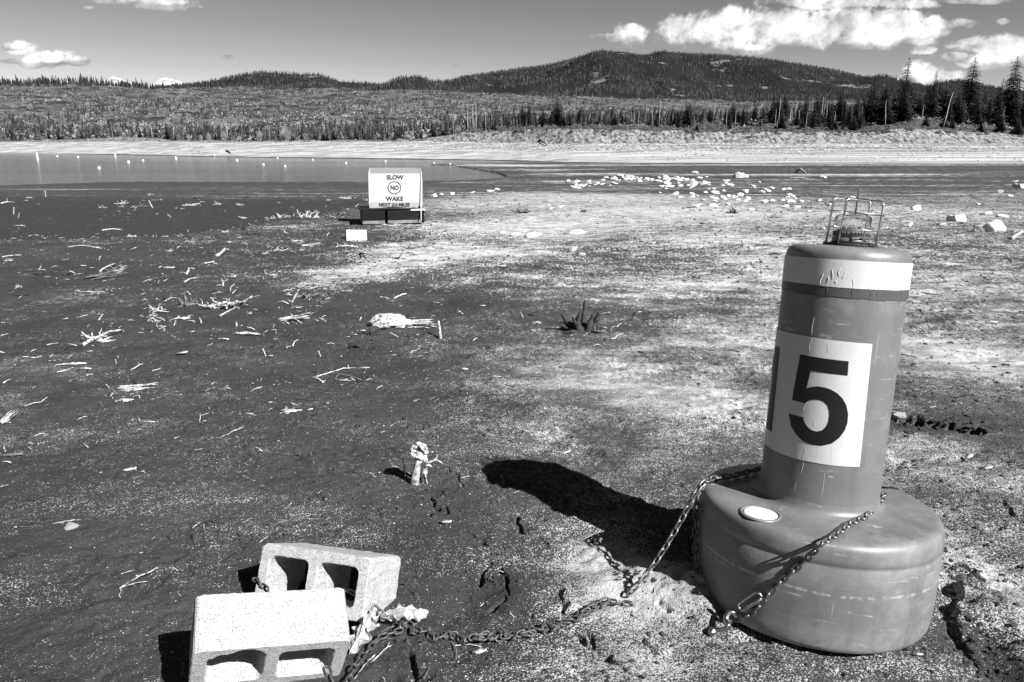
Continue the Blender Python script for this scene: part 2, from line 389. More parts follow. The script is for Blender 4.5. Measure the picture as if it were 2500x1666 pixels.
R1 = np.concatenate([np.geomspace(.25, 1.2, 24)[:-1], np.exp(np.arange(math.log(1.2), math.log(4.5), .0026)), np.exp(np.arange(math.log(4.5), math.log(10), .0045)), np.exp(np.arange(math.log(10), math.log(290), .009)), [300.]])
aa, rr = np.meshgrid(A, R1); rshA = np.zeros(len(A))
sA = np.where(np.abs(A) < 1.2, np.tan(np.clip(A, -1.2, 1.2)), np.sign(A) * 2.57); sA = np.clip(sA, SC[0], SC[-1])
rshA = yshore(sA) * np.sqrt(1 + sA ** 2)
rr = np.minimum(rr, rshA[None, :] + 2.5)
x = (np.sin(aa) * rr); y = (np.cos(aa) * rr)
shp = x.shape; z = znear(x.ravel(), y.ravel()).reshape(shp)
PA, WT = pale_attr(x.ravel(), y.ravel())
V = np.stack([x, y, z], -1).reshape(-1, 3); nr_, na_ = shp
ii, jj = np.meshgrid(np.arange(nr_ - 1), np.arange(na_ - 1), indexing='ij'); i0 = (ii * na_ + jj).ravel()
Q = np.stack([i0, i0 + 1, i0 + na_ + 1, i0 + na_], -1)
Q = Q[:, ::-1]
V = np.vstack([V, [[0, 0, 0]]]); PA = np.append(PA, .3); WT = np.append(WT, 0)
cen = len(V) - 1; fan = np.stack([np.full(na_ - 1, cen), np.arange(1, na_), np.arange(0, na_ - 1)], -1)
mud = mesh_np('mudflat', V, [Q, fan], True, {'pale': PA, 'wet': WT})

def mud_mat():
    m = bpy.data.materials.new('mud'); m.use_nodes = True; t = m.node_tree; t.nodes.clear(); q = NT(t)
    b = q.n('ShaderNodeBsdfPrincipled'); q.n('ShaderNodeOutputMaterial', inp={0: b.outputs[0]})
    c = q.n('ShaderNodeTexCoord').outputs['Object']
    pa = q.n('ShaderNodeAttribute', attribute_name='pale').outputs['Fac']; wt = q.n('ShaderNodeAttribute', attribute_name='wet').outputs['Fac']
    g = q.noise(c, 175, 2.5, .62)             # grit, a few mm
    g2 = q.noise(c, 34, 5, .75)             # clods
    c2 = q.vm('MULTIPLY', c, (1, 1.5, 1))
    g3 = q.noise(c2, 2.6, 9, .72)           # streaks and patches
    fr = q.mr(q.n('ShaderNodeSeparateXYZ', inp={0: c}).outputs[1], 3.5, 17.)       # coarser litter further out on the flat
    g4 = q.noise(q.vm('MULTIPLY', c, (1.4, .45, 1)), 25, 2, .6)
    ta = q.m('ADD', q.m('ADD', q.m('MULTIPLY', g, .66), q.m('MULTIPLY', g2, .20)), q.m('MULTIPLY', g3, .14))
    tb = q.m('ADD', q.m('ADD', q.m('MULTIPLY', g4, .62), q.m('MULTIPLY', g2, .18)), q.m('MULTIPLY', g3, .20))
    t_ = q.mix(fr, ta, tb)
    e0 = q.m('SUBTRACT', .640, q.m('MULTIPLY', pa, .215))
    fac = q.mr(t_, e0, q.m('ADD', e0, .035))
    big = q.noise(c, 1.3, 4, .6)
    dark = q.mix(q.mr(big, .3, .7), .029, .050)
    dark = q.mix(wt, dark, .029)
    v = q.mix(fac, dark, q.mix(q.mr(g3, .4, .6), .22, .48))
    gr = q.mr(q.noise(c, 420, 2, .6), .3, .7, .65, 1.35)
    v = q.m('MULTIPLY', v, gr)
    cc = q.n('ShaderNodeCombineColor', inp={0: v, 1: v, 2: v}); t.links.new(cc.outputs[0], b.inputs['Base Color'])
    b.inputs['Roughness'].default_value = .9; b.inputs['Specular IOR Level'].default_value = .15
    h = q.m('ADD', q.m('MULTIPLY', g, .35), q.m('ADD', q.m('MULTIPLY', g2, 1.0), q.m('MULTIPLY', g3, 2.0)))
    h = q.m('MULTIPLY', h, q.mix(wt, 1.0, .35))
    bp = q.n('ShaderNodeBump', inp={'Strength': 1.0, 'Distance': .011, 'Height': h}); t.links.new(bp.outputs[0], b.inputs['Normal'])
    return m
M_mud = mud_mat()
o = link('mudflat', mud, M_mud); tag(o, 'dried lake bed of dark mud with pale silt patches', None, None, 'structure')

# lake
q_ = [plane_pt(1500, 391)]
wb = MB(); pts = [(-620, 60), (150, 60), (150, 420), (-620, 420)]
wb.add([(a, b_, WZ) for a, b_ in pts], [(0, 1, 2, 3)])
def water_mat():
    m = bpy.data.materials.new('lake_water'); m.use_nodes = True; t = m.node_tree; t.nodes.clear(); q = NT(t)
    b = q.n('ShaderNodeBsdfPrincipled', inp={'Base Color': (.02, .02, .02, 1), 'Roughness': .12, 'IOR': 1.33}); q.n('ShaderNodeOutputMaterial', inp={0: b.outputs[0]})
    c = q.n('ShaderNodeTexCoord').outputs['Object']
    c2 = q.vm('MULTIPLY', c, (.35, 1, 1))
    calm = q.mr(q.noise(q.vm('MULTIPLY', c, (.25, 1.6, 1)), .035, 4, .6), .42, .6)
    h = q.noise(c2, 2.2, 5, .6)
    bp = q.n('ShaderNodeBump', inp={'Strength': q.mix(calm, .25, 1.0), 'Distance': .07, 'Height': h}); t.links.new(bp.outputs[0], b.inputs['Normal'])
    return m
o = link('lake_water', wb.mesh('lake_water'), water_mat()); tag(o, 'calm grey lake water', None, None, 'structure')

# far shore, bank and hillside (polar strips that butt against each other)
Af = np.radians(np.arange(-62, 62, .11)); sF = np.tan(Af)
def strip(name, d0, d1, n, nz=None, y1=None, attrs=None):
    sC = np.clip(sF, SC[0], SC[-1]); P = prof(sC); Ysh = P[0][0]
    Ya = Ysh + d0; Yb = (Ysh + d1) if y1 is None else np.full_like(Ysh, float(y1))
    t = np.linspace(0, 1, n)[:, None]; Y = Ya[None] * (1 - t) + Yb[None] * t
    S = np.broadcast_to(sF[None], Y.shape); Sc = np.broadcast_to(sC[None], Y.shape)
    Z = zfar(Sc.ravel(), Y.ravel()).reshape(Y.shape); X = S * Y
    V = np.stack([X, Y, Z], -1).reshape(-1, 3); na = Y.shape[1]
    ii, jj = np.meshgrid(np.arange(n - 1), np.arange(na - 1), indexing='ij'); i0 = (ii * na + jj).ravel()
    return V, np.stack([i0, i0 + na, i0 + na + 1, i0 + 1], -1)[:, ::-1], (Y - Ysh[None]).ravel(), Sc.ravel()
V, Q, D, S = strip('far_beach', 1.2, 34, 70)
def beach_mat():
    m = bpy.data.materials.new('pale_beach'); m.use_nodes = True; t = m.node_tree; t.nodes.clear(); q = NT(t)
    b = q.n('ShaderNodeBsdfPrincipled', inp={'Roughness': .95, 'Specular IOR Level': .05}); q.n('ShaderNodeOutputMaterial', inp={0: b.outputs[0]})
    c = q.n('ShaderNodeTexCoord').outputs['Object']; up = q.n('ShaderNodeAttribute', attribute_name='pale').outputs['Fac']
    g = q.noise(q.vm('MULTIPLY', c, (1, .45, .45)), 1.5, 6, .8); l = q.noise(q.vm('MULTIPLY', c, (.02, .5, 2.)), 1., 5, .6)
    e = q.mix(up, .22, .425); v = q.mix(q.mr(g, e, q.m('ADD', e, .08)), .06, q.mix(q.mr(l, .4, .6), .20, .40))
    cc = q.n('ShaderNodeCombineColor', inp={0: v, 1: v, 2: v}); t.links.new(cc.outputs[0], b.inputs['Base Color'])
    bp = q.n('ShaderNodeBump', inp={'Strength': 1.0, 'Distance': .1, 'Height': g}); t.links.new(bp.outputs[0], b.inputs['Normal']); return m
M_beach = beach_mat()
o = link('far_beach', mesh_np('far_beach', V, [Q], True, {'pale': sstep(D, 9, 22) * (.75 + .25 * sstep(S, -.3, .1))}), M_beach); tag(o, 'pale stony drawdown beach on the far shore', None, None, 'structure')
V, Q, D, S = strip('bank', 34, 100, 90)
fc = 1 - sstep(D, 41.2, 43.5)
M_bank = mat('eroded_bank', .04, .27, .95, 1.3, 9, .75, bump=.2, bscale=.8, thr=(.42, .58), spec=.1, stretch=(1, .4, .45), attr='pale')
o = link('shore_bank', mesh_np('shore_bank', V, [Q], True, {'pale': .42 + .58 * fc}), M_bank); tag(o, 'eroded earth bank above the far beach', None, None, 'structure')
V, Q, D, S = strip('hillside', 100, 0, 170, y1=1400)
M_hill = mat('hillside_scrub', .026, .12, .95, .05, 10, .72, thr=(.42, .6), spec=.05)
o = link('hillside', mesh_np('hillside', V, [Q], True), M_hill); tag(o, 'scrub covered hillside behind the shore', None, None, 'structure')

# ------------------------------------------------------------------ mountains
def mountain(name, crest, Yb, Yc, pyb, seed, m, label, nv=60):
    xs = np.arange(crest[0][0], crest[-1][0] + 1, 6.); ct = np.interp(xs, [c[0] for c in crest], [c[1] for c in crest])
    s = np.array([s_of(a) for a in xs]); t = np.concatenate([np.linspace(0, 1, nv), [1.06, 1.2]])[:, None]
    Y = Yb + (Yc - Yb) * t + 0 * s[None]; X = s[None] * Y
    zb = CAMZ - Tpy(pyb) * Yb; zc = CAMZ - Tpy(ct) * Yc
    tt = np.clip(t, 0, 1); Z = zb + (zc[None] - zb) * (tt ** .9) - np.clip(t - 1, 0, 1) * 400
    Z = Z + np.sin(np.clip(t, 0, 1) * math.pi) * (fbm(X / 300, Y / 500, 5, seed) * 38)
    n, na = Y.shape
    ii, jj = np.meshgrid(np.arange(n - 1), np.arange(na - 1), indexing='ij'); i0 = (ii * na + jj).ravel()
    me = mesh_np(name, np.stack([X, Y, Z], -1).reshape(-1, 3), [np.stack([i0, i0 + 1, i0 + na + 1, i0 + na], -1)], True)
    o = link(name, me, m); tag(o, label, None, None, 'structure')
    return X[:nv], Y[:nv], Z[:nv]
M_mtn = mat('mountain_floor', .015, .18, .95, .012, 10, .72, thr=(.60, .66), spec=.03)
dome = [(380, 222), (440, 214), (510, 205), (560, 192), (595, 185), (659, 177), (700, 180), (744, 183), (786, 182), (839, 200), (914, 205), (999, 211), (1060, 216), (1150, 232), (1250, 250)]
bigm = [(780, 222), (900, 214), (1000, 210), (1041, 208), (1100, 197), (1169, 183), (1260, 170), (1328, 161), (1380, 148), (1424, 137), (1487, 131), (1530, 134), (1560, 138), (1610, 129), (1650, 130), (1700, 133), (1806, 141), (1900, 152), (2019, 174), (2098, 192), (2200, 215), (2400, 235)]
rgt = [(1850, 250), (1960, 225), (2060, 200), (2098, 192), (2136, 186), (2189, 202), (2242, 215), (2290, 201), (2316, 198), (2380, 209), (2444, 220), (2560, 225), (2900, 230)]
G_d = mountain('forested_hill', dome, 1250, 1750, 262, 1, M_mtn, 'rounded dark forested hill left of centre')
G_b = mountain('forested_mountain', bigm, 1500, 2700, 262, 2, M_mtn, 'long forested mountain under the clouds')
G_r = mountain('forested_hill', rgt, 1350, 2100, 275, 3, M_mtn, 'lower forested hill on the right')
M_snow = mat('snow_peak', .10, .72, .8, .0016, 8, .7, thr=(.38, .55), spec=.1)
for k, (cr, lb) in enumerate((([(120, 212), (150, 204), (165, 198), (182, 196), (200, 200), (215, 208), (235, 214)], 'lowest faint snowy peak at the left'), ([(225, 215), (255, 204), (275, 196), (297, 186), (318, 194), (345, 206), (370, 215)], 'sharpest snowy peak on the horizon'), ([(365, 212), (385, 203), (405, 193), (422, 190), (445, 196), (470, 206), (490, 214)], 'rounded snowy peak beside the sharp one'))):
    mountain('snow_peak', cr, 14000, 17000, 225, 9 + k, M_snow, lb, 30)

# ------------------------------------------------------------------ forests as stuff
def conifer_far(n, seed):
    """unit conifer: stacked ragged cones, returns V,F"""
    r = np.random.RandomState(seed); V = []; Fc = []
    lv = 4; k = 6
    for i in range(lv):
        z0 = .08 + .9 * i / lv * .95; z1 = min(1., z0 + .42); rad = .5 * (1 - i / lv) ** .85 * .42 + .03
        b = len(V)
        for j in range(k):
            a = 2 * math.pi * (j + .5 * i) / k; rj = rad * r.uniform(.6, 1.25); V.append((rj * math.cos(a), rj * math.sin(a), z0 + r.uniform(-.04, .04)))
        V.append((r.uniform(-.02, .02), 0, z1))
        for j in range(k): Fc.append((b + j, b + (j + 1) % k, b + k))
    return np.array(V), np.array(Fc)
def bush_far(seed):
    r = np.random.RandomState(seed); V = []; Fc = []
    for i in range(12):
        a = r.uniform(0, 6.28); rr_ = r.uniform(.05, .45); zz = r.uniform(.15, .9); c = np.array([rr_ * math.cos(a), rr_ * math.sin(a), zz * (1 - rr_)])
        d = r.normal(size=(3, 3)); d /= np.linalg.norm(d, axis=1)[:, None]; b = len(V)
        V += list(c + d * .2); Fc.append((b, b + 1, b + 2))
    return np.array(V), np.array(Fc)
def scatter(name, protos, P, Hh, Wd, tone, m, label, rs):
    """P (n,3) points; heights, widths"""
    n = len(P); Vs = []; Fs = []; Ts = []; off = 0; pick = rs.randint(0, len(protos), n); rot = rs.uniform(0, 6.28, n)
    for k, (pv, pf) in enumerate(protos):
        id_ = np.where(pick == k)[0]
        if not len(id_): continue
        c, s = np.cos(rot[id_])[:, None], np.sin(rot[id_])[:, None]
        X = pv[None, :, 0] * c - pv[None, :, 1] * s; Y = pv[None, :, 0] * s + pv[None, :, 1] * c
        V = np.stack([X * Wd[id_, None] + P[id_, 0, None], Y * Wd[id_, None] + P[id_, 1, None], pv[None, :, 2] * Hh[id_, None] + P[id_, 2, None]], -1)
        Vs.append(V.reshape(-1, 3)); Fs.append((pf[None] + (np.arange(len(id_)) * len(pv))[:, None, None] + off).reshape(-1, 3)); Ts.append(np.repeat(tone[id_], len(pv))); off += len(id_) * len(pv)
    me = mesh_np(name, np.vstack(Vs), [np.vstack(Fs)], False, {'tone': np.concatenate(Ts)})
    o = link(name, me, m); tag(o, label, 'forest' if 'forest' in name else 'scrub', None, 'stuff'); return o
M_con = mat('far_conifers', .026, .058, .9, .4, 3, .6, spec=.05, attr='tone')
M_brush = mat('far_brush', .10, .26, .95, .3, 3, .6, spec=.05, attr='tone')
rs = np.random.RandomState(3)
protos = [conifer_far(0, i) for i in range(5)]; bpro = [bush_far(i) for i in range(6)]
def on_grid(G, n, rs, p=1.0):
    X, Y, Z = G; nv, na = X.shape
    fv = rs.uniform(0, 1, n) ** p * (nv - 1.001); fa = rs.uniform(0, na - 1.001, n); i = fv.astype(int); j = fa.astype(int); u = fv - i; v = fa - j
    L = lambda A: (A[i, j] * (1 - u) + A[i + 1, j] * u) * (1 - v) + (A[i, j + 1] * (1 - u) + A[i + 1, j + 1] * u) * v
    return np.stack([L(X), L(Y), L(Z) - .5], -1)
def forest(name, G, n, h0, h1, label, clear=-.25, bright=1., edge=500):
    P = on_grid(G, n, rs); E = on_grid((G[0][-3:], G[1][-3:], G[2][-3:]), edge, rs)
    P = np.vstack([P, E]); d = fbm(P[:, 0] / 120, P[:, 1] / 120, 3, 5)
    P = P[(d > clear) | (np.arange(len(P)) > n)]; m = len(P)
    Hh = rs.uniform(h0, h1, m) * (1 + .3 * (rs.uniform(0, 1, m) > .93)); scatter(name, protos, P, Hh, Hh * rs.uniform(.45, .75, m), rs.uniform(.3, 1.9, m) * bright, M_con, label, rs)
forest('forest', G_d, 7000, 4.5, 8, 'dark conifer forest covering the rounded hill', -.5, 1.0, 500)
forest('forest', G_b, 20000, 5.5, 9.5, 'conifer forest covering the long mountain', -.35, 1.05, 1300)
forest('forest', G_r, 6500, 5, 9, 'conifer forest covering the low right hill', -.6, .8, 500)
def hill_pts(n, px0, px1, y0, y1, pw=1.):
    s = rs.uniform(s_of(px0), s_of(px1), n); Y = y0 + (y1 - y0) * rs.uniform(0, 1, n) ** pw
    if y0 < 0: pass
    return s, Y
# scrub and conifers on the hillside
s, Y = hill_pts(22000, -250, 2750, 330, 1160, 1.1); d = fbm(s * Y / 70, Y / 70, 3, 91)
tracks = np.abs(((Y + 25 * np.sin(s * 9)) % 330) - 165) > 7
k = (d > -.45) & tracks; s, Y = s[k], Y[k]; P = np.stack([s * Y, Y, zfar(s, Y) - .3], -1); n = len(P)
Hh = rs.uniform(1.6, 3.6, n); scatter('scrub', bpro, P, Hh, Hh * 1.3, rs.uniform(.2, 1.5, n) ** 1.2, M_brush, 'pale leafless brush covering the hillside', rs)
s, Y = hill_pts(6500, -250, 2750, 300, 1150, 1.25); d = fbm(s * Y / 110, Y / 130, 3, 93)
k = (d > rs.uniform(-.25, .35, len(d))); s, Y = s[k], Y[k]; P = np.stack([s * Y, Y, zfar(s, Y) - .3], -1); n = len(P)
Hh = rs.uniform(2.2, 5.2, n); scatter('forest', protos, P, Hh, Hh * rs.uniform(.6, 1.0, n), rs.uniform(.5, 1.3, n), M_con, 'scattered young conifers among the hillside brush', rs)
s, Y = hill_pts(1500, -250, 560, 1090, 1180); P = np.stack([s * Y, Y, zfar(s, Y) - .5], -1); n = len(P)
Hh = rs.uniform(6, 11, n) * (1 + .5 * (rs.uniform(0, 1, n) > .95)); scatter('forest', protos, P, Hh, Hh * rs.uniform(.35, .6, n), rs.uniform(.35, 1., n), M_con, 'line of conifers along the top of the left ridge', rs)
# belt of small trees directly behind the beach
s = rs.uniform(s_of(-250), s_of(1750), 2600); Y = yshore(s) + rs.uniform(48, 130, 2600) + 12 * (s > s_of(1100)); P = np.stack([s * Y, Y, zfar(s, Y) - .2], -1); n = len(P)
kk = fbm(P[:, 0] / 22, P[:, 1] / 22, 3, 44) > -.12; P = P[kk]; n = len(P); Hh = rs.uniform(1.4, 5.2, n); scatter('forest', protos, P, Hh, Hh * rs.uniform(.55, .95, n), rs.uniform(.4, 1.5, n), M_con, 'belt of small conifers along the back of the beach', rs)
s = rs.uniform(s_of(-250), s_of(2700), 3600); Y = yshore(s) + rs.uniform(46, 190, 3600) + 6 * (s > s_of(1100)); P = np.stack([s * Y, Y, zfar(s, Y) - .2], -1); n = len(P)
Hh = rs.uniform(1., 3.6, n) * np.where(s > s_of(1150), .55, 1); scatter('scrub', bpro, P, Hh, Hh * 1.1, rs.uniform(.3, 1.6, n), M_brush, 'bare undergrowth between the shore trees', rs)


# ------------------------------------------------------------------ objects
# ------------------------------------------------------------------ navigation buoy
M_plastic = mat('buoy_plastic', .22, .235, .42, 5, 4, .5, bump=.0006, bscale=14, spec=.5)
def plastic(name, lo, hi, rough, worn):
    m = bpy.data.materials.new(name); m.use_nodes = True; t = m.node_tree; t.nodes.clear(); q = NT(t)
    b = q.n('ShaderNodeBsdfPrincipled'); q.n('ShaderNodeOutputMaterial', inp={0: b.outputs[0]})
    c = q.n('ShaderNodeTexCoord').outputs['Object']
    base = q.mix(q.mr(q.noise(c, 6, 5, .6), .35, .65), lo, hi)
    sc1 = q.noise(q.vm('MULTIPLY', c, (1.2, 1.2, 9)), 9, 6, .7, .8)       # scuffs
    sc2 = q.noise(q.vm('MULTIPLY', c, (30, 30, 1.6)), 3, 4, .6, .3)       # vertical runs
    k = q.m('MAXIMUM', q.mr(sc1, .61, .68), q.m('MULTIPLY', q.mr(sc2, .70, .76), .6))
    dust = q.mr(q.noise(c, 3.5, 8, .7), .5, .72)
    v = q.mix(q.m('MULTIPLY', k, worn), base, .42)
    v = q.mix(q.m('MULTIPLY', dust, .28), v, .42)
    zz = q.n('ShaderNodeSeparateXYZ', inp={0: c}).outputs[2]; n9 = q.noise(c, 30, 7, .75)
    low = q.m('MULTIPLY', q.mr(q.m('ADD', zz, q.m('MULTIPLY', q.noise(c, 7, 6, .7), .12)), .135, .03), q.mr(n9, .3, .62))
    v = q.mix(q.m('MULTIPLY', low, .55), v, .34)                       # silt splashed on the foot
    ln = q.m('SUBTRACT', 1, q.mr(q.m('ABSOLUTE', q.m('SUBTRACT', zz, q.m('ADD', .148, q.m('MULTIPLY', q.noise(c, 4, 3, .5), .012)))), .0015, .006))
    v = q.mix(q.m('MULTIPLY', q.m('MULTIPLY', ln, q.mr(n9, .46, .56)), .6), v, .42)    # old waterline scum
    sp_ = q.mr(q.noise(c, 95, 3, .7), .69, .74); v = q.mix(q.m('MULTIPLY', sp_, .6), v, .4)
    stn = q.mr(q.noise(q.vm('MULTIPLY', c, (9, 9, 1.2)), 2.2, 6, .65), .5, .75); v = q.m('MULTIPLY', v, q.mix(stn, 1., .74))
    cc = q.n('ShaderNodeCombineColor', inp={0: v, 1: v, 2: v}); t.links.new(cc.outputs[0], b.inputs['Base Color'])
    t.links.new(q.mix(dust, rough, rough + .2), b.inputs['Roughness'])
    h = q.noise(c, 18, 6, .6); bp = q.n('ShaderNodeBump', inp={'Strength': .6, 'Distance': .0012, 'Height': h}); t.links.new(bp.outputs[0], b.inputs['Normal'])
    return m
M_plastic = plastic('buoy_plastic', .112, .138, .42, .6)
M_white = mat('white_tape', .46, .54, .45, 8, 5, .6, bump=.0015, bscale=9)
M_label = mat('white_sticker', .44, .52, .4, 6, 5, .6, bump=.0005, bscale=20)
M_black = mat('black_vinyl', .006, .008, .45, 10)
M_tape2 = mat('grey_tape', .05, .075, .45, 9, 5, .6, bump=.001, bscale=14)
M_rub = mat('black_rubber', .012, .02, .6, 20)
M_steel = mat('galvanised_steel', .30, .5, .35, 60, 5, .7, metal=1, bump=.0004)
M_rust = mat('rusty_chain_steel', .04, .13, .55, 90, 6, .7, metal=.55, bump=.0008)
M_lid = mat('white_cap', .6, .7, .5, 20)
bx, by, bz = .9704, 2.1748, CAMZ - 1.4264
axis = Vector((.0540838, .1012707, .99338773)); e1 = Vector((-.99852122, 0, .05436329)); e2 = Vector((.00550541, -.99485891, .10112094))
BM = Matrix((( -e1.x, -e2.x, axis.x, bx), (-e1.y, -e2.y, axis.y, by), (-e1.z, -e2.z, axis.z, bz), (0, 0, 0, 1)))
# local frame: +x to the right, -y toward the viewer, z along the mast
buoy = empty('channel_buoy', (bx, by, bz), 'large grey plastic channel buoy numbered 15 leaning on its round drum base', 'buoy')
buoy.matrix_world = BM
PR, DR = .178, .3676
m = MB(); m.lathe([(0, -.031), (.20, -.031), (.32, -.031), (.343, -.029), (.355, -.021), (.3615, -.006), (.3645, .02), (.3665, .08), (.3676, .16), (.3676, .232), (.3640, .2372), (.3672, .2410), (.3666, .258), (.3662, .274), (.3645, .285), (.3605, .2945), (.354, .3015), (.345, .3058), (.334, .3075), (.30, .3085), (.25, .3098), (.205, .3115), (.193, .3155), (.186, .3215), (.1808, .333), (.1790, .350), (.1770, .362)], 144)
drum = link('drum_base', m.mesh('drum_base'), M_plastic, buoy)
m = MB(); m.lathe([(.1795, .30), (.1785, .5), (.178, .7), (.178, .9), (.178, 1.075), (.1775, 1.088), (.173, 1.101), (.163, 1.111), (.15, 1.1145), (.10, 1.117), (.0, 1.118)], 128)
mast = link('mast', m.mesh('mast'), M_plastic, buoy)
tag(mast, 'smooth upright cylinder carrying the number panel')
def wrap(name, outline, r, th, m, parent, holes=None, n=10):
    """solid patch on the mast from (phi, h) outline, triangulated by bmesh"""
    import bmesh
    bm = bmesh.new(); P = []
    for (a0, h0), (a1, h1) in zip(outline, outline[1:] + outline[:1]):
        k = max(1, int(max(abs(a1 - a0) / .05, abs(h1 - h0) / .03)))
        for i in range(k): P.append((a0 + (a1 - a0) * i / k, h0 + (h1 - h0) * i / k))
    vs = [bm.verts.new((a, h, 0)) for a, h in P]; f = bm.faces.new(vs)
    amin = min(p[0] for p in P); amax = max(p[0] for p in P)
    a = math.floor(amin / .05) * .05 + .05
    while a < amax:
        g = bm.verts[:] + bm.edges[:] + bm.faces[:]
        bmesh.ops.bisect_plane(bm, geom=g, plane_co=(a + .0001, 0, 0), plane_no=(1, 0, 0)); a += .05
    bmesh.ops.triangulate(bm, faces=bm.faces[:])
    for v in bm.verts:
        ph, h = v.co.x, v.co.y; v.co = Vector((math.sin(ph) * r, -math.cos(ph) * r, h))
    bm.normal_update()
    for f in bm.faces:
        c = f.calc_center_median()
        if f.normal.dot(Vector((c.x, c.y, 0))) < 0: f.normal_flip()
    me = bpy.data.meshes.new(name); bm.to_mesh(me); bm.free()
    for p in me.polygons: p.use_smooth = True
    o = link(name, me, m, parent); return o
PI = math.pi
lab = wrap('number_panel', [(-2.35, .8465), (-.87, .8468), (.128, .8440), (.195, .474), (-.78, .4722), (-2.35, .472)], PR + .0022, 0, M_label, buoy)
five = [(2.1614, 0.7897), (2.9284, 0.7892), (2.9406, 0.7469), (2.3744, 0.7473), (2.3406, 0.692), (2.4235, 0.6997), (2.5137, 0.7042), (2.6202, 0.7043), (2.7188, 0.7006), (2.8199, 0.692), (2.909, 0.6782), (2.9786, 0.659), (3.0243, 0.6329), (3.031, 0.6061), (3.0049, 0.5834), (2.9384, 0.5599), (2.8377, 0.54), (2.6834, 0.5281), (2.5191, 0.5263), (2.3764, 0.5317), (2.2553, 0.5459), (2.1496, 0.5672), (2.0722, 0.6031), (2.3431, 0.6029), (2.3743, 0.5886), (2.4352, 0.5765), (2.5082, 0.5697), (2.584, 0.5686), (2.6698, 0.5753), (2.7184, 0.588), (2.741, 0.603), (2.7449, 0.6222), (2.7302, 0.6377), (2.6934, 0.6526), (2.631, 0.6619), (2.564, 0.6646), (2.4816, 0.6631), (2.4158, 0.6589), (2.3763, 0.6523), (2.3538, 0.646), (2.1034, 0.6472)]
five = [(a - PI, h) for a, h in five]
o = wrap('numeral', five, PR + .0032, 0, M_black, lab); tag(o, 'black numeral five')
one = [(-1.50, .7925), (-1.745, .7925), (-1.80, .765), (-1.90, .745), (-2.02, .735), (-2.02, .70), (-1.745, .70), (-1.745, .525), (-1.45, .525)]
o = wrap('numeral', one, PR + .0032, 0, M_black, lab); tag(o, 'black numeral one')
def band(name, h0, h1, r, m, parent, jit=0, seed=0):
    n = 160; rg = random.Random(seed); V = []; lo = [h0 + jit * (rg.uniform(-1, 1) * .3 + .7 * math.sin(i / 9. + seed) * math.sin(i / 3.7)) for i in range(n)]
    hi = [h1 + jit * .5 * math.sin(i / 13. + 2) for i in range(n)]
    rows = 7
    for k in range(rows):
        for i in range(n):
            a = 2 * PI * i / n; h = lo[i] + (hi[i] - lo[i]) * k / (rows - 1); rr_ = r
            V.append((math.sin(a) * rr_, -math.cos(a) * rr_, h))
    F_ = [(k * n + i, k * n + (i + 1) % n, (k + 1) * n + (i + 1) % n, (k + 1) * n + i) for k in range(rows - 1) for i in range(n)]
    mm = MB(); mm.add(V, F_); return link(name, mm.mesh(name), m, parent)
b1 = band('reflective_band', 1.0000, 1.0785, PR + .0026, M_white, buoy, .0012, 2); tag(b1, 'wide white reflective band wrinkled at the left')
b2 = band('tape_band', .9705, 1.004, PR + .0016, M_tape2, buoy, .004, 5); tag(b2, 'narrow torn dark tape under the white band')
# creases standing up in the tape and the panel
def creases(L_, r_, w_, m_, par_, nm='crease', wob=.012):
    for a, h0, h1 in L_:
        cm = MB(); crease(cm, a, h0, h1, r_, w_, wob); link(nm, cm.mesh(nm), m_, par_)
def crease(mb, a, h0, h1, r, w_=.0011, wob=.012):
    P = []
    n = 8
    for i in range(n):
        t = i / (n - 1); aa_ = a + wob * math.sin(t * 5 + a * 20) + wob * t; P.append((math.sin(aa_) * r, -math.cos(aa_) * r, h0 + (h1 - h0) * t))
    mb.tube(P, [w_ * (.4 + .6 * math.sin(PI * (i + .4) / n)) for i in range(n)], 5)
creases(((-.78, 1.003, 1.035), (-.30, .998, 1.03), (-.05, 1.0, 1.012), (.10, 1.0, 1.02), (-.62, 1.02, 1.05), (-.52, 1.03, 1.055), (-.45, 1.025, 1.045), (-.55, 1.01, 1.02), (-.68, 1.008, 1.028)), PR + .0026, .0013, M_white, b1)
creases(((-.30, .972, .999), (-.02, .974, .998), (.10, .975, .999), (.62, .973, 1.0), (-.68, .975, .998), (1.1, .973, .999)), PR + .0016, .0010, M_tape2, b2)
creases(((-.83, .80, .842), (-.83, .70, .71), (-.80, .62, .65), (-.72, .476, .51), (-.3, .48, .53), (-.5, .50, .52), (-.55, .81, .84), (-.4, .80, .815), (-.62, .58, .60), (-.45, .585, .598), (-.45, .64, .65), (-1.02, .65, .665), (-.06, .79, .81)), PR + .0022, .0006, M_label, lab)
M_scr = mat('pale_scratch', .4, .5, .6)
creases(((-.83, .85, .905), (-.72, .425, .47), (-.36, .36, .445), (-.80, .36, .40)), PR + .0008, .0006, M_scr, mast, 'scratch', .006)
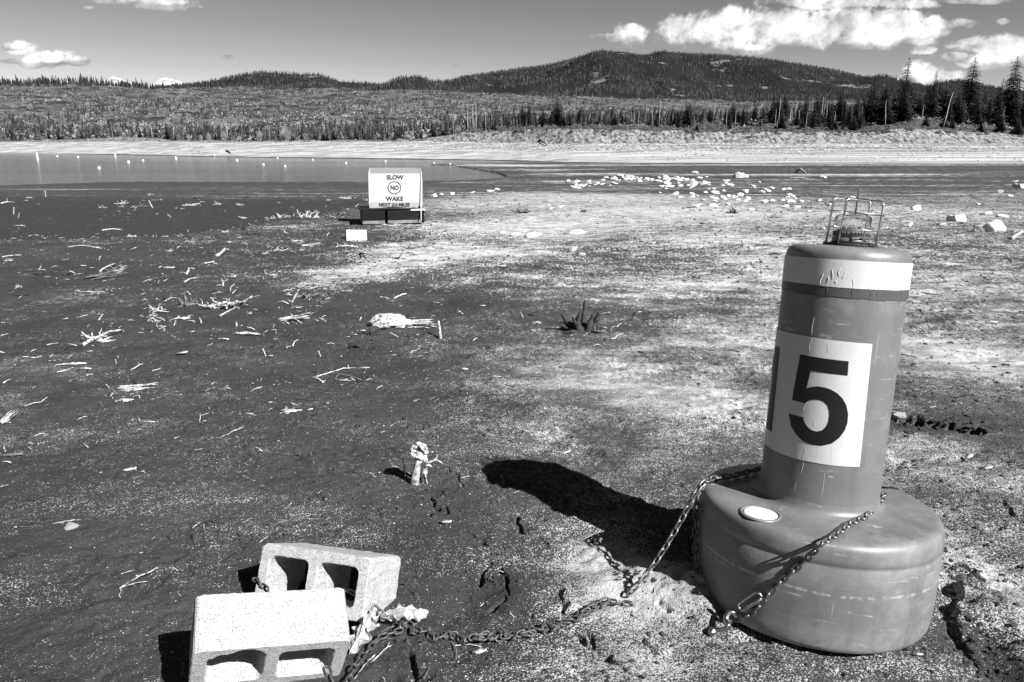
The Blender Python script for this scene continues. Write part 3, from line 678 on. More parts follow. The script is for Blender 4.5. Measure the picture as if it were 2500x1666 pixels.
# cap on the drum, hand hole, sticker on the mast top
def disc(name, c, r, h, m, parent, k=48, lip=.004):
    mm = MB(); mm.lathe([(r, 0), (r, h - lip), (r - lip * .3, h - lip * .3), (r - lip, h), (0, h + .001)], k, c); return link(name, mm.mesh(name), m, parent)
def unplane(px, py, h):
    d = ray(px, py); Mi = BM.inverted(); o_ = Mi @ Vector((0, 0, CAMZ)); dd = Mi.to_3x3() @ d; k = (h - o_.z) / dd.z; return o_ + dd * k
def uncyl(px, py, r):
    d = ray(px, py); Mi = BM.inverted(); o_ = Mi @ Vector((0, 0, CAMZ)); dd = Mi.to_3x3() @ d
    A_ = dd.x ** 2 + dd.y ** 2; B_ = 2 * (o_.x * dd.x + o_.y * dd.y); C_ = o_.x ** 2 + o_.y ** 2 - r * r; D_ = max(0, B_ * B_ - 4 * A_ * C_)
    return o_ + dd * ((-B_ - math.sqrt(D_)) / (2 * A_))
cc_ = unplane(1856, 1259, .303)
ring = MB(); ring.lathe([(.062, -.002), (.060, .0022), (.055, .0030), (.051, .001), (.0505, -.004)], 64, (cc_.x, cc_.y, .3100)); rg_ = link('filler_rim', ring.mesh('filler_rim'), M_plastic, buoy)
disc('filler_cap', (cc_.x, cc_.y, .3085), .0495, .0035, M_lid, buoy)
hh_ = unplane(2168, 1190, .311); mm = MB(); mm.box((hh_.x, hh_.y, .3090), (.05, .018, .0016)); o = link('lifting_slot', mm.mesh('lifting_slot'), M_black, buoy)
tt_ = unplane(1980, 597, 1.115); disc('round_sticker', (tt_.x, tt_.y, 1.1172), .026, .0014, M_lid, buoy, 32, .0003)
# lantern with wire guard
lan = bpy.data.objects.new('lantern', None); COL.objects.link(lan); lan.parent = buoy; lan.location = (0.004, 0, 1.117)
mm = MB(); mm.lathe([(.0, 0), (.076, 0), (.078, .004), (.076, .009), (.06, .010), (0, .010)], 48); link('gasket', mm.mesh('gasket'), M_rub, lan)
M_pol = mat('lantern_housing', .10, .13, .4, 20)
mm = MB(); mm.lathe([(.054, .010), (.054, .024), (.050, .026), (.052, .028), (.052, .034)], 48)
for i in range(40):
    a = 2 * PI * i / 40; mm.box((math.cos(a) * .0525, math.sin(a) * .0525, .038), (.003, .003, .012), Matrix.Rotation(a, 3, 'Z'))
mm.lathe([(.049, .033), (.049, .045), (.0, .045)], 40); link('lamp_housing', mm.mesh('lamp_housing'), M_pol, lan)
def glass(name, tint=.9, rough=.05):
    m = bpy.data.materials.new(name); m.use_nodes = True; b = m.node_tree.nodes['Principled BSDF']; b.inputs['Base Color'].default_value = (tint, tint, tint, 1)
    b.inputs['Transmission Weight'].default_value = 1; b.inputs['Roughness'].default_value = rough; b.inputs['IOR'].default_value = 1.08; return m
mm = MB(); mm.lathe([(.051, .0455), (.0515, .06), (.0515, .085), (.049, .090), (.04, .094), (0, .096)], 48); mm.lathe([(.0485, .0455), (.0485, .086), (0, .091)], 48)
link('lens', mm.mesh('lens'), glass('lens_plastic', .97, .03), lan)
mm = MB(); mm.lathe([(.0, .046), (.036, .046), (.038, .049), (.012, .052), (.008, .062), (0, .064)], 32)
for i in range(6):
    a = i * PI / 3 + .2; mm.box((math.cos(a) * .02, math.sin(a) * .02, .054), (.010, .0015, .010), Matrix.Rotation(a, 3, 'Z'))
link('light_unit', mm.mesh('light_unit'), M_lid, lan)
cage = bpy.data.objects.new('wire_guard', None); COL.objects.link(cage); cage.parent = lan; cage.rotation_euler = (.03, .05, 0)
def wire(name, P, r, par, closed=False, k=8):
    mm = MB(); P = list(P) + ([P[0], P[1]] if closed else []); mm.tube(P, r, k, not closed); return link(name, mm.mesh(name), M_steel, par)
Rg = .077; top = .138
for z_ in (.052, .100): wire('ring', [(math.cos(a) * (Rg + .0025), math.sin(a) * (Rg + .0025), z_) for a in np.linspace(0, 2 * PI, 49)[:-1]], .0014, cage, True)
for a in (math.radians(20), math.radians(20 + 90)):
    for off in (-.026, .026):
        d = Vector((math.cos(a), math.sin(a), 0)); n_ = Vector((-d.y, d.x, 0)); L = math.sqrt(Rg ** 2 - off ** 2); zt = top + (.003 if a > 1 else 0)
        P = [n_ * off + d * (-L) + Vector((0, 0, .004))]
        P += [n_ * off + d * (-L) + Vector((0, 0, z)) for z in (.04, .09, zt - .012)] + [n_ * off + d * (-L + .0035) + Vector((0, 0, zt - .0035)), n_ * off + d * (-L + .012) + Vector((0, 0, zt))]
        P += [n_ * off + Vector((0, 0, zt))] + [n_ * off + d * (L - .012) + Vector((0, 0, zt)), n_ * off + d * (L - .0035) + Vector((0, 0, zt - .0035))]
        P += [n_ * off + d * L + Vector((0, 0, z)) for z in (zt - .012, .09, .04, .004)]
        wire('guard_wire', P, .0020, cage)
mm = MB(); mm.tube([(0.004, 0, .096), (.005, 0, .15), (.010, 0, .188)], [.0022, .002, .0016], 6); link('bird_spike', mm.mesh('bird_spike'), M_tape2, lan)
mm = MB(); mm.tube([(-.07, -.03, .0115), (.0, -.078, .0115), (.03, -.076, .0115)], .0025, 6); mm.tube([(.03, -.076, .004), (.052, -.06, .012), (.054, -.055, .022), (.0, -.056, .024)], .0018, 6); link('clamp', mm.mesh('clamp'), M_rub, lan)

# ------------------------------------------------------------------ chains
def link_mesh(L=.036, W=.0205, r=.0031, k=7, n=22):
    P = []; a = (L - W) / 2; R_ = W / 2 - r
    for i in range(n):
        t = 2 * PI * i / n; x_ = math.cos(t); y_ = math.sin(t); P.append(Vector((a * (1 if x_ > 0 else -1) * min(1, abs(x_) * 3) + R_ * x_, R_ * y_, 0)))
    V = []; Fq = []
    for i in range(n):
        T = (P[(i + 1) % n] - P[i - 1]).normalized(); s_ = Vector((-T.y, T.x, 0))
        for j in range(k):
            an = 2 * PI * j / k; V.append(P[i] + s_ * math.cos(an) * r + Vector((0, 0, math.sin(an) * r)))
    Fq = [(i * k + j, i * k + (j + 1) % k, ((i + 1) % n) * k + (j + 1) % k, ((i + 1) % n) * k + j) for i in range(n) for j in range(k)]
    mm = MB(); mm.add(V, Fq); me = mm.mesh('chain_link'); return me
LM = link_mesh(.037, .0225, .0036); LM.materials.append(M_rust)
LMS = link_mesh(.037, .0225, .0036); LMS.materials.append(mat('worn_chain_steel', .09, .26, .4, 90, 5, .7, metal=.8, bump=.0005))
def chain(name, label, P, me=LM, pitch=.0262, mess=0., seed=0, twist0=0.):
    rg = random.Random(seed); P = [Vector(p) for p in P]
    # smooth resample
    D = [0]
    for a, b in zip(P[:-1], P[1:]): D.append(D[-1] + (b - a).length)
    n = max(2, int(D[-1] / pitch)); root = empty(name, P[0], label, 'chain'); pts = []
    for i in range(n + 1):
        d = D[-1] * i / n; k = max(j for j in range(len(D)) if D[j] <= d + 1e-9); k = min(k, len(P) - 2); t = (d - D[k]) / max(1e-9, D[k + 1] - D[k]); pts.append(P[k].lerp(P[k + 1], min(1, t)))
    for i in range(n):
        c = (pts[i] + pts[i + 1]) / 2; T = (pts[i + 1] - pts[i]).normalized()
        up = Vector((0, 0, 1)) if abs(T.z) < .95 else Vector((1, 0, 0)); s_ = T.cross(up).normalized(); u_ = s_.cross(T)
        tw = twist0 + (0 if i % 2 == 0 else PI / 2) + rg.uniform(-.2, .2) + (rg.uniform(-.6, .6) if mess else 0)
        if mess: tw = (PI / 4 if i % 2 == 0 else 3 * PI / 4) + rg.uniform(-.35, .35)
        yv = s_ * math.cos(tw) + u_ * math.sin(tw); zv = T.cross(yv)
        R3 = Matrix((T, yv, zv)).transposed()
        if mess: R3 = Matrix.Rotation(rg.uniform(-.5, .5) * mess, 3, 'Z') @ R3; c = c + Vector((rg.uniform(-1, 1), rg.uniform(-1, 1), rg.uniform(0, .6))) * .006 * mess
        o = bpy.data.objects.new('chain_link', me); COL.objects.link(o); o.parent = root
        o.matrix_local = Matrix.Translation(c - P[0]) @ R3.to_4x4()
    return root
W_ = lambda p: BM @ p
# right bridle : across the drum top then hanging over its side to the shackle
pts = [W_(unplane(px, py, .322) if py < 1335 else uncyl(px, py, .376)) for px, py in [(2158, 1205), (2152, 1221), (2118, 1259), (2071, 1282), (2042, 1306), (2003, 1331), (1974, 1361), (1940, 1391), (1906, 1420), (1880, 1446), (1855, 1480), (1829, 1501), (1800, 1514), (1778, 1510)]]
chain('bridle_chain', 'bright steel chain slung from the mast foot across the drum to the shackle', pts, LMS, seed=1)
pts = [W_(unplane(px, py, .322)) for px, py in [(1862, 1143), (1820, 1154), (1783, 1163), (1749, 1168), (1723, 1176)]] + [W_(uncyl(px, py, .381)) for px, py in [(1703, 1205), (1699, 1255), (1697, 1318), (1699, 1382), (1706, 1425), (1723, 1463), (1740, 1488), (1762, 1508)]]
chain('bridle_chain', 'chain hanging down the shaded left side of the buoy drum', pts, LM, seed=2)
anc = Gp(1533, 1462) + Vector((0, 0, .012)); st_ = W_(uncyl(1702, 1196, .387))
pts = [st_.lerp(anc, t) + Vector((0, 0, -.035 * math.sin(PI * t))) for t in np.linspace(0, 1, 12)]
pts = [W_(unplane(1790, 1160, .336)), W_(unplane(1745, 1166, .336)), W_(unplane(1720, 1176, .333))] + pts
chain('mooring_chain', 'straight chain running from the drum shoulder down to the silt', pts, LMS, seed=3)
gc = [(1539, 1488), (1520, 1478), (1480, 1483), (1453, 1495), (1414, 1515), (1390, 1527), (1367, 1536), (1337, 1545), (1307, 1551), (1262, 1563), (1218, 1566), (1158, 1569), (1099, 1560), (1069, 1563), (1039, 1551), (995, 1536), (950, 1520)]
pts = [Gp(*p) + Vector((0, 0, .010)) for p in gc]
chain('anchor_chain', 'twisted rusty chain lying in the mud between the buoy and the blocks', pts, LM, .0235, 1.1, 5)
off = [(a + random.Random(a).uniform(-8, 8), b + random.Random(b).uniform(-9, 3)) for a, b in gc[2:-1]]
off = sum([[(a, b - 6), ((a + gc[min(i + 3, len(gc) - 1)][0]) / 2, b + 8)] for i, (a, b) in enumerate(off)], [])
pts = [Gp(*p) + Vector((0, 0, .016)) for p in off]
chain('anchor_chain', 'second strand tangled around the twisted rusty chain in the mud', pts, LM, .0245, 1.3, 6)
pts = [Gp(*p) + Vector((0, 0, .015 + z_)) for p, z_ in [((960, 1525), .0), ((930, 1520), .02), ((900, 1512), .05), ((868, 1504), .07), ((845, 1496), .07)]]
chain('anchor_chain', 'taut upper chain strand entering the rear concrete block', pts, LMS, .0262, 0, 7)
pts = [Gp(*p) + Vector((0, 0, .015)) for p in [(985, 1548), (962, 1556), (930, 1566), (909, 1586), (885, 1615), (862, 1645), (850, 1680)]]
chain('anchor_chain', 'lower chain strand running beside the front concrete block', pts, LM, .0262, .4, 8)
pts = [tz(620, 1412, 2.30), tz(628, 1420, 2.27), tz(640, 1432, 2.24), tz(655, 1440, 2.2)]
chain('anchor_chain', 'short bit of chain looped over the left end of the rear block', pts, LM, .0262, 0, 9)
pts = [tz(796, 1628, 1.86), tz(801, 1645, 1.84), tz(815, 1675, 1.82), tz(825, 1700, 1.8)]
chain('anchor_chain', 'chain hanging inside the right hollow of the front block', pts, LM, .0262, 0, 10)
# shackle
sh = empty('shackle', W_(uncyl(1760, 1520, .40)), 'thick bow shackle joining the chains beside the drum', 'shackle')
def at_(px, py, r): return W_(uncyl(px, py, r)) - sh.location
mm = MB(); P = [at_(1798, 1507, .385), at_(1790, 1494, .392), at_(1780, 1496, .40), at_(1773, 1508, .41), at_(1772, 1520, .42), at_(1781, 1521, .43), at_(1783, 1528, .435), at_(1770, 1536, .44), at_(1750, 1539, .445), at_(1735, 1538, .447)]
mm.tube(P, [.0055, .007, .0085, .009, .0085, .0085, .0085, .0075, .007, .009], 12); link('bow', mm.mesh('bow'), M_steel, sh)
c = P[-1]; mm = MB(); mm.tube([c + Vector((.004, -.006, .0)), c + Vector((-.002, -.018, .004))], .0115, 14); mm.tube([c + Vector((-.002, -.018, .004)), c + Vector((-.003, -.021, .005))], .007, 12); link('pin', mm.mesh('pin'), M_steel, sh)
ql = empty('quick_link', W_(uncyl(1835, 1468, .385)), 'long oval quick link lying against the drum above the shackle', 'quick link')
qa = W_(uncyl(1806, 1486, .392)) - ql.location; qb = W_(uncyl(1856, 1452, .392)) - ql.location; u_ = (qb - qa).normalized(); v_ = Vector((0, 0, 1)) - u_ * u_.z; v_.normalize()
P = []
for i in range(28):
    t = 2 * PI * i / 28; cx_ = math.cos(t); P.append((qa + qb) / 2 + u_ * ((qb - qa).length / 2 - .010) * (1 if cx_ > 0 else -1) * min(1, abs(cx_) * 4) + u_ * cx_ * .010 + v_ * math.sin(t) * .011)
mm = MB(); mm.tube(P + P[:2], .0036, 9, False); link('oval', mm.mesh('oval'), M_steel, ql)
mm = MB(); mm.tube([P[19], P[23]], .006, 8); link('lock_nut', mm.mesh('lock_nut'), M_steel, ql)

# ------------------------------------------------------------------ concrete blocks
def conc():
    m = bpy.data.materials.new('concrete_block'); m.use_nodes = True; t = m.node_tree; t.nodes.clear(); q = NT(t)
    b = q.n('ShaderNodeBsdfPrincipled', inp={'Roughness': .95, 'Specular IOR Level': .1}); q.n('ShaderNodeOutputMaterial', inp={0: b.outputs[0]})
    c = q.n('ShaderNodeTexCoord').outputs['Object']; g = q.noise(c, 270, 3, .7); g2 = q.noise(c, 26, 5, .6)
    v = q.mix(q.mr(g, .34, .54), .13, .47); v = q.m('MULTIPLY', v, q.mr(g2, .3, .7, .82, 1.1))
    cc = q.n('ShaderNodeCombineColor', inp={0: v, 1: v, 2: v}); t.links.new(cc.outputs[0], b.inputs['Base Color'])
    h = q.m('ADD', q.m('MULTIPLY', g, 1.), q.m('MULTIPLY', g2, 1.2)); bp = q.n('ShaderNodeBump', inp={'Strength': 1, 'Distance': .003, 'Height': h}); t.links.new(bp.outputs[0], b.inputs['Normal'])
    return m
M_conc = conc()
def block(name, O, ux, uy, W_b, D_b, H_b, label, chipped=0, flare=.0, seed=0):
    """O = top-left corner of the cell face; ux along its length, uy down the face, cells run along n = ux x uy"""
    import bmesh
    ux = ux.normalized(); uy = (uy - ux * uy.dot(ux)).normalized(); n_ = ux.cross(uy)       # points away from the viewer
    bm = bmesh.new(); rg = random.Random(seed)
    wl = .036; mid = .034; cw = (W_b - 2 * wl - mid) / 2
    def rr(x0, x1, y0, y1, r, k=4):
        P = []
        for cx_, cy_, a0 in ((x1 - r, y0 + r, -90), (x1 - r, y1 - r, 0), (x0 + r, y1 - r, 90), (x0 + r, y0 + r, 180)):
            for i in range(k + 1): a = math.radians(a0 + 90 * i / k); P.append((cx_ + r * math.cos(a), cy_ + r * math.sin(a)))
        return P
    outer = rr(0, W_b, 0, H_b, .018)
    h1 = rr(wl, wl + cw, .034, H_b - .034, .022); h2 = rr(wl + cw + mid, W_b - wl, .034, H_b - .034, .022)
    def sub(P, s=.012):
        out = []
        for a, b in zip(P, P[1:] + P[:1]):
            L = math.hypot(b[0] - a[0], b[1] - a[1]); k = max(1, int(L / s))
            for i in range(k): out.append((a[0] + (b[0] - a[0]) * i / k, a[1] + (b[1] - a[1]) * i / k))
        return out
    loops = [sub(outer), sub(h1), sub(h2)]
    if chipped == 1: loops[1] = [(x_, y_ - .026 * max(0, 1 - abs(x_ - (wl + cw * .66)) / .075) * (1 if y_ < .06 else 0) + (.003 * math.sin(x_ * 160) + .002 * math.sin(x_ * 410)) * (1 if y_ < .05 else 0)) for x_, y_ in loops[1]]
    rings = []
    Zs = [0, .003, .05, .1, D_b - .003, D_b]
    for li, Lp in enumerate(loops):
        cx_ = sum(p[0] for p in Lp) / len(Lp); cy_ = sum(p[1] for p in Lp) / len(Lp); rs_ = []
        for zi, zz in enumerate(Zs):
            row = []
            for (x_, y_) in Lp:
                e = 0.003 if zi in (0, len(Zs) - 1) else 0
                sgn = 1 if li == 0 else -1
                dx_, dy_ = x_ - cx_, y_ - cy_; L = math.hypot(dx_, dy_); sh_ = 1 - sgn * e / L
                if li: sh_ *= 1 + .10 * (0.5 - abs(.5 - zz / D_b)) * -1
                j = rg.gauss(0, .0007)
                p = O + ux * (cx_ + dx_ * sh_ + j) + uy * (cy_ + dy_ * sh_ + j) + n_ * zz
                row.append(bm.verts.new(p))
            rs_.append(row)
        rings.append(rs_)
        for z0 in range(len(Zs) - 1):
            m_ = len(Lp)
            for i in range(m_):
                f = [rs_[z0][i], rs_[z0][(i + 1) % m_], rs_[z0 + 1][(i + 1) % m_], rs_[z0 + 1][i]]
                bm.faces.new(f if li else f[::-1])
    for zi in (0, len(Zs) - 1):
        es = []
        for rs_ in rings:
            row = rs_[zi]; m_ = len(row)
            for i in range(m_):
                e = bm.edges.get((row[i], row[(i + 1) % m_])); es.append(e)
        bmesh.ops.triangle_fill(bm, use_beauty=True, use_dissolve=False, edges=es)
    bmesh.ops.recalc_face_normals(bm, faces=bm.faces[:])
    bm.transform(Matrix.Translation(-O))
    me = bpy.data.meshes.new(name); bm.to_mesh(me); bm.free()
    o = link(name, me, M_conc, None, O); tag(o, label, 'concrete block', 'concrete blocks used as the anchor'); return o
# poses solved from the photographed corners
def blk(O, ux, dn, *a, **k): block('concrete_block', Vector(O) + Vector((0, 0, CAMZ)), Vector(ux), Vector(dn), *a, **k)
blk((-0.7823, 1.5697, -1.2135), (0.9163, 0.3587, -0.1779), (-0.3029, 0.3305, -0.8939), .39, .161, .19, 'broken pale concrete block nearest the camera with its solid side up', chipped=1, seed=3)
blk((-0.8055, 2.167, -1.2617), (0.9526, -0.3008, 0.0447), (-0.1061, -0.4665, -0.8781), .39, .225, .19, 'pale hollow concrete block tilted up behind the other one', seed=8)
# ------------------------------------------------------------------ label helper
LAND = [('numbered buoy', 2050, 1000), ('no-wake sign', 963, 480), ('lake edge', 350, 450), ('rock heap', 1520, 450), ('driftwood post', 1020, 1160), ('black stump', 1425, 790), ('half-buried pale log', 970, 795), ('long tangled driftwood', 548, 748),
        ('curved driftwood branch', 240, 835), ('broad bleached stump', 333, 946), ('concrete blocks', 760, 1480), ('pale box', 858, 573), ('left edge of the photo', 0, 900), ('right edge of the photo', 2500, 900), ('twisted rusty chain', 1200, 1560), ('buoy shadow', 1450, 1180),
        ('pair of round rocks', 1285, 580), ('broom-like driftwood', 716, 780), ('tangled root pile', 740, 727), ('root heap on the spit', 748, 528), ('ground crack', 2350, 1040), ('white rock', 173, 1287), ('splintered wood bundle', 12, 1045)]
used = set()
def autolabel(desc, px, py):
    L = sorted(LAND, key=lambda l: math.hypot(l[1] - px, (l[2] - py) * 1.6))
    for l in L[:12]:
        dx, dy = px - l[1], py - l[2]
        d = ('right of' if dx > 0 else 'left of') if abs(dx) > abs(dy) * 1.4 else ('nearer than' if dy > 0 else 'beyond')
        far = '' if math.hypot(dx, dy) < 110 else ('well ' if math.hypot(dx, dy) < 330 else 'far ')
        for a in ('%s %s%s the %s' % (desc, far, d, l[0]),):
            if a not in used: used.add(a); return a
    a = '%s between the %s and the %s' % (desc, L[0][0], L[1][0])
    if a in used: a = '%s between the %s and the %s' % (desc, L[1][0], L[2][0])
    used.add(a); return a

# ------------------------------------------------------------------ rocks
M_rock = mat('pale_rock', .20, .50, .9, 14, 8, .7, bump=.01, bscale=30, thr=(.33, .5), spec=.15)
import bmesh
def ico(sub=3):
    bm = bmesh.new(); bmesh.ops.create_icosphere(bm, subdivisions=sub, radius=1); V = np.array([v.co[:] for v in bm.verts]); Fc = np.array([[v.index for v in f.verts] for f in bm.faces]); bm.free(); return V, Fc
IV, IF = ico(4)
def rock_mesh(seed, flat=.55):
    r = np.random.RandomState(seed); V = IV.copy()
    for k in range(13):
        n = r.normal(size=3); n /= np.linalg.norm(n); c = r.uniform(.42, .8); d = V @ n; V = V - np.outer(np.maximum(0, d - c), n) * .95
    o = seed * 7.3
    n1 = fbm(V[:, 0] * 1.3 + o, V[:, 1] * 1.3 + V[:, 2] * .9, 3, seed); n2 = fbm(V[:, 0] * 5 + o, V[:, 1] * 5 + V[:, 2] * 4, 2, seed + 3)
    V = V * (1 + .16 * n1 + .06 * n2)[:, None]; V[:, 2] *= flat
    me = mesh_np('rock', V, [IF], True); me.materials.append(M_rock); return me
ROCKM = [rock_mesh(i, .5 + .12 * (i % 3)) for i in range(10)]
def rock(px, py, wpx, label=None, group=None, hk=1., sink=.25):
    p = Gp(px, py); w_ = wpx * depth(p) / F / 2
    o = bpy.data.objects.new('rock', ROCKM[rnd.randrange(10)]); COL.objects.link(o)
    sz = w_ * rnd.uniform(.9, 1.05); o.scale = (sz, sz * rnd.uniform(.65, .95), sz * hk * rnd.uniform(.7, 1.)); o.rotation_euler = (rnd.uniform(-.15, .15), rnd.uniform(-.15, .15), rnd.choice([0, PI]) + rnd.uniform(-.4, .4))
    o.location = (p.x, p.y + sz * .3, p.z + sz * (.24 - sink * .5) * hk)
    tag(o, label or autolabel(rnd.choice(['pale rock', 'light rounded rock', 'pale flat-topped rock']), px, py), 'rock', group); return o
for px, py, w_, lb in [(1303, 580, 42, 'right and larger of the pair of round pale rocks'), (1257, 577, 48, 'left rock of the touching pale pair beside the silt streak'), (1411, 572, 42, 'domed white rock standing alone beyond the black stump'), (1399, 613, 27, 'squarish pale rock just beyond a smaller flat one'), (1421, 626, 21, 'small flat rock in front of the squarish pale rock'),
    (2193, 1020, 60, 'pale boulder half hidden behind the buoy mast'), (2335, 541, 44, 'largest angular pale rock to the right of the buoy lantern'), (2300, 551, 30, 'dark-sided rock touching the largest angular rock'), (2419, 567, 74, 'wide flat pale rock near the right edge'), (2219, 553, 33, 'low pale rock just right of the buoy lantern'),
    (2493, 460, 42, 'big white rock cut by the right edge'), (2469, 480, 25, None), (2444, 471, 20, None), (2413, 524, 30, None), (2451, 531, 30, None), (2239, 513, 34, None), (2083, 484, 22, 'white rock just behind the lantern guard'), (1369, 507, 23, None), (1339, 503, 16, None), (1345, 511, 14, None),
    (1702, 504, 26, None), (1744, 505, 34, None), (1805, 480, 34, None), (1840, 456, 23, None), (1812, 435, 36, 'low wide rock alone on the dark far flat'), (2011, 435, 24, 'small pale rock alone at the far dark strip'), (1871, 465, 22, None), (1931, 481, 30, None), (1931, 496, 33, None), (1909, 492, 24, None), (1820, 493, 24, None),
    (1214, 464, 20, 'round white boulder at the end of the lake'), (1197, 469, 24, 'low pale rock beside the round white boulder'), (1153, 472, 17, None), (1105, 476, 15, None), (1078, 475, 15, None), (1057, 481, 20, None), (173, 1290, 50, 'white wedge-shaped rock on the dark mud at lower left'), (1385, 444, 17, None), (2100, 545, 14, None), (2010, 560, 14, None), (1690, 600, 12, None), (2480, 445, 16, None), (2390, 500, 16, None), (2180, 600, 12, None)]:
    rock(px, py, w_, lb, 'pale rocks scattered on the lake bed')
rg = random.Random(12)
HEAP = []
for i in range(85):
    t = rg.random(); x0 = 1395 + 340 * t; y0 = 462 - 20 * math.sin(t * PI * .9) + rg.gauss(0, 5) - 4; HEAP.append((x0, y0, rg.uniform(10, 26) * (1.15 if rg.random() > .85 else .9)))
for i in range(75):
    t = rg.random(); x0 = 1640 + 330 * t + rg.gauss(0, 40); y0 = 450 + 52 * t + rg.gauss(0, 15); HEAP.append((x0, y0, rg.uniform(9, 26)))
for x0, y0, w_ in HEAP: rock(x0, y0, w_, 'one of the pale stones heaped along the far end of the spit', 'pale stones heaped in a band on the spit', hk=rg.uniform(.8, 1.2))

# ------------------------------------------------------------------ driftwood
M_wood = mat('bleached_wood', .06, .55, .85, 40, 7, .72, bump=.006, bscale=50, thr=(.38, .56), spec=.1)
M_wood2 = mat('grey_wood', .03, .20, .85, 30, 6, .65, bump=.004, bscale=60, spec=.1)
M_wood3 = mat('dark_wet_wood', .02, .06, .8, 30, 6, .65, bump=.004, bscale=60, spec=.1)
def crook(rg, p0, d, L, r0, r1, n=9, bend=.35, gnd=None):
    """wobbly tapering path"""
    P = [Vector(p0)]; d = Vector(d).normalized(); R_ = []
    for i in range(n):
        t = i / n; R_.append(r0 + (r1 - r0) * t ** .8); d = (d + Vector((rg.gauss(0, 1), rg.gauss(0, 1), rg.gauss(0, .7))) * bend * .45).normalized(); P.append(P[-1] + d * L / n)
    R_.append(r1 * .5); return P, R_
def limb(mb, rg, p0, d, L, r0, depth_=1, bend=.35, k=7):
    P, R_ = crook(rg, p0, d, L, r0, r0 * .3, 9, bend); R_ = [r * rg.uniform(.7, 1.3) for r in R_]; mb.tube(P, R_, k, True, .28, rg)
    if depth_ > 0:
        for i in range(rg.randint(1, 3)):
            j = rg.randint(2, 7); dd = (P[j + 1] - P[j]).normalized() + Vector((rg.gauss(0, .7), rg.gauss(0, .7), rg.gauss(0, .5))); limb(mb, rg, P[j], dd, L * rg.uniform(.3, .55), R_[j] * .7, depth_ - 1, bend * 1.2, 6)
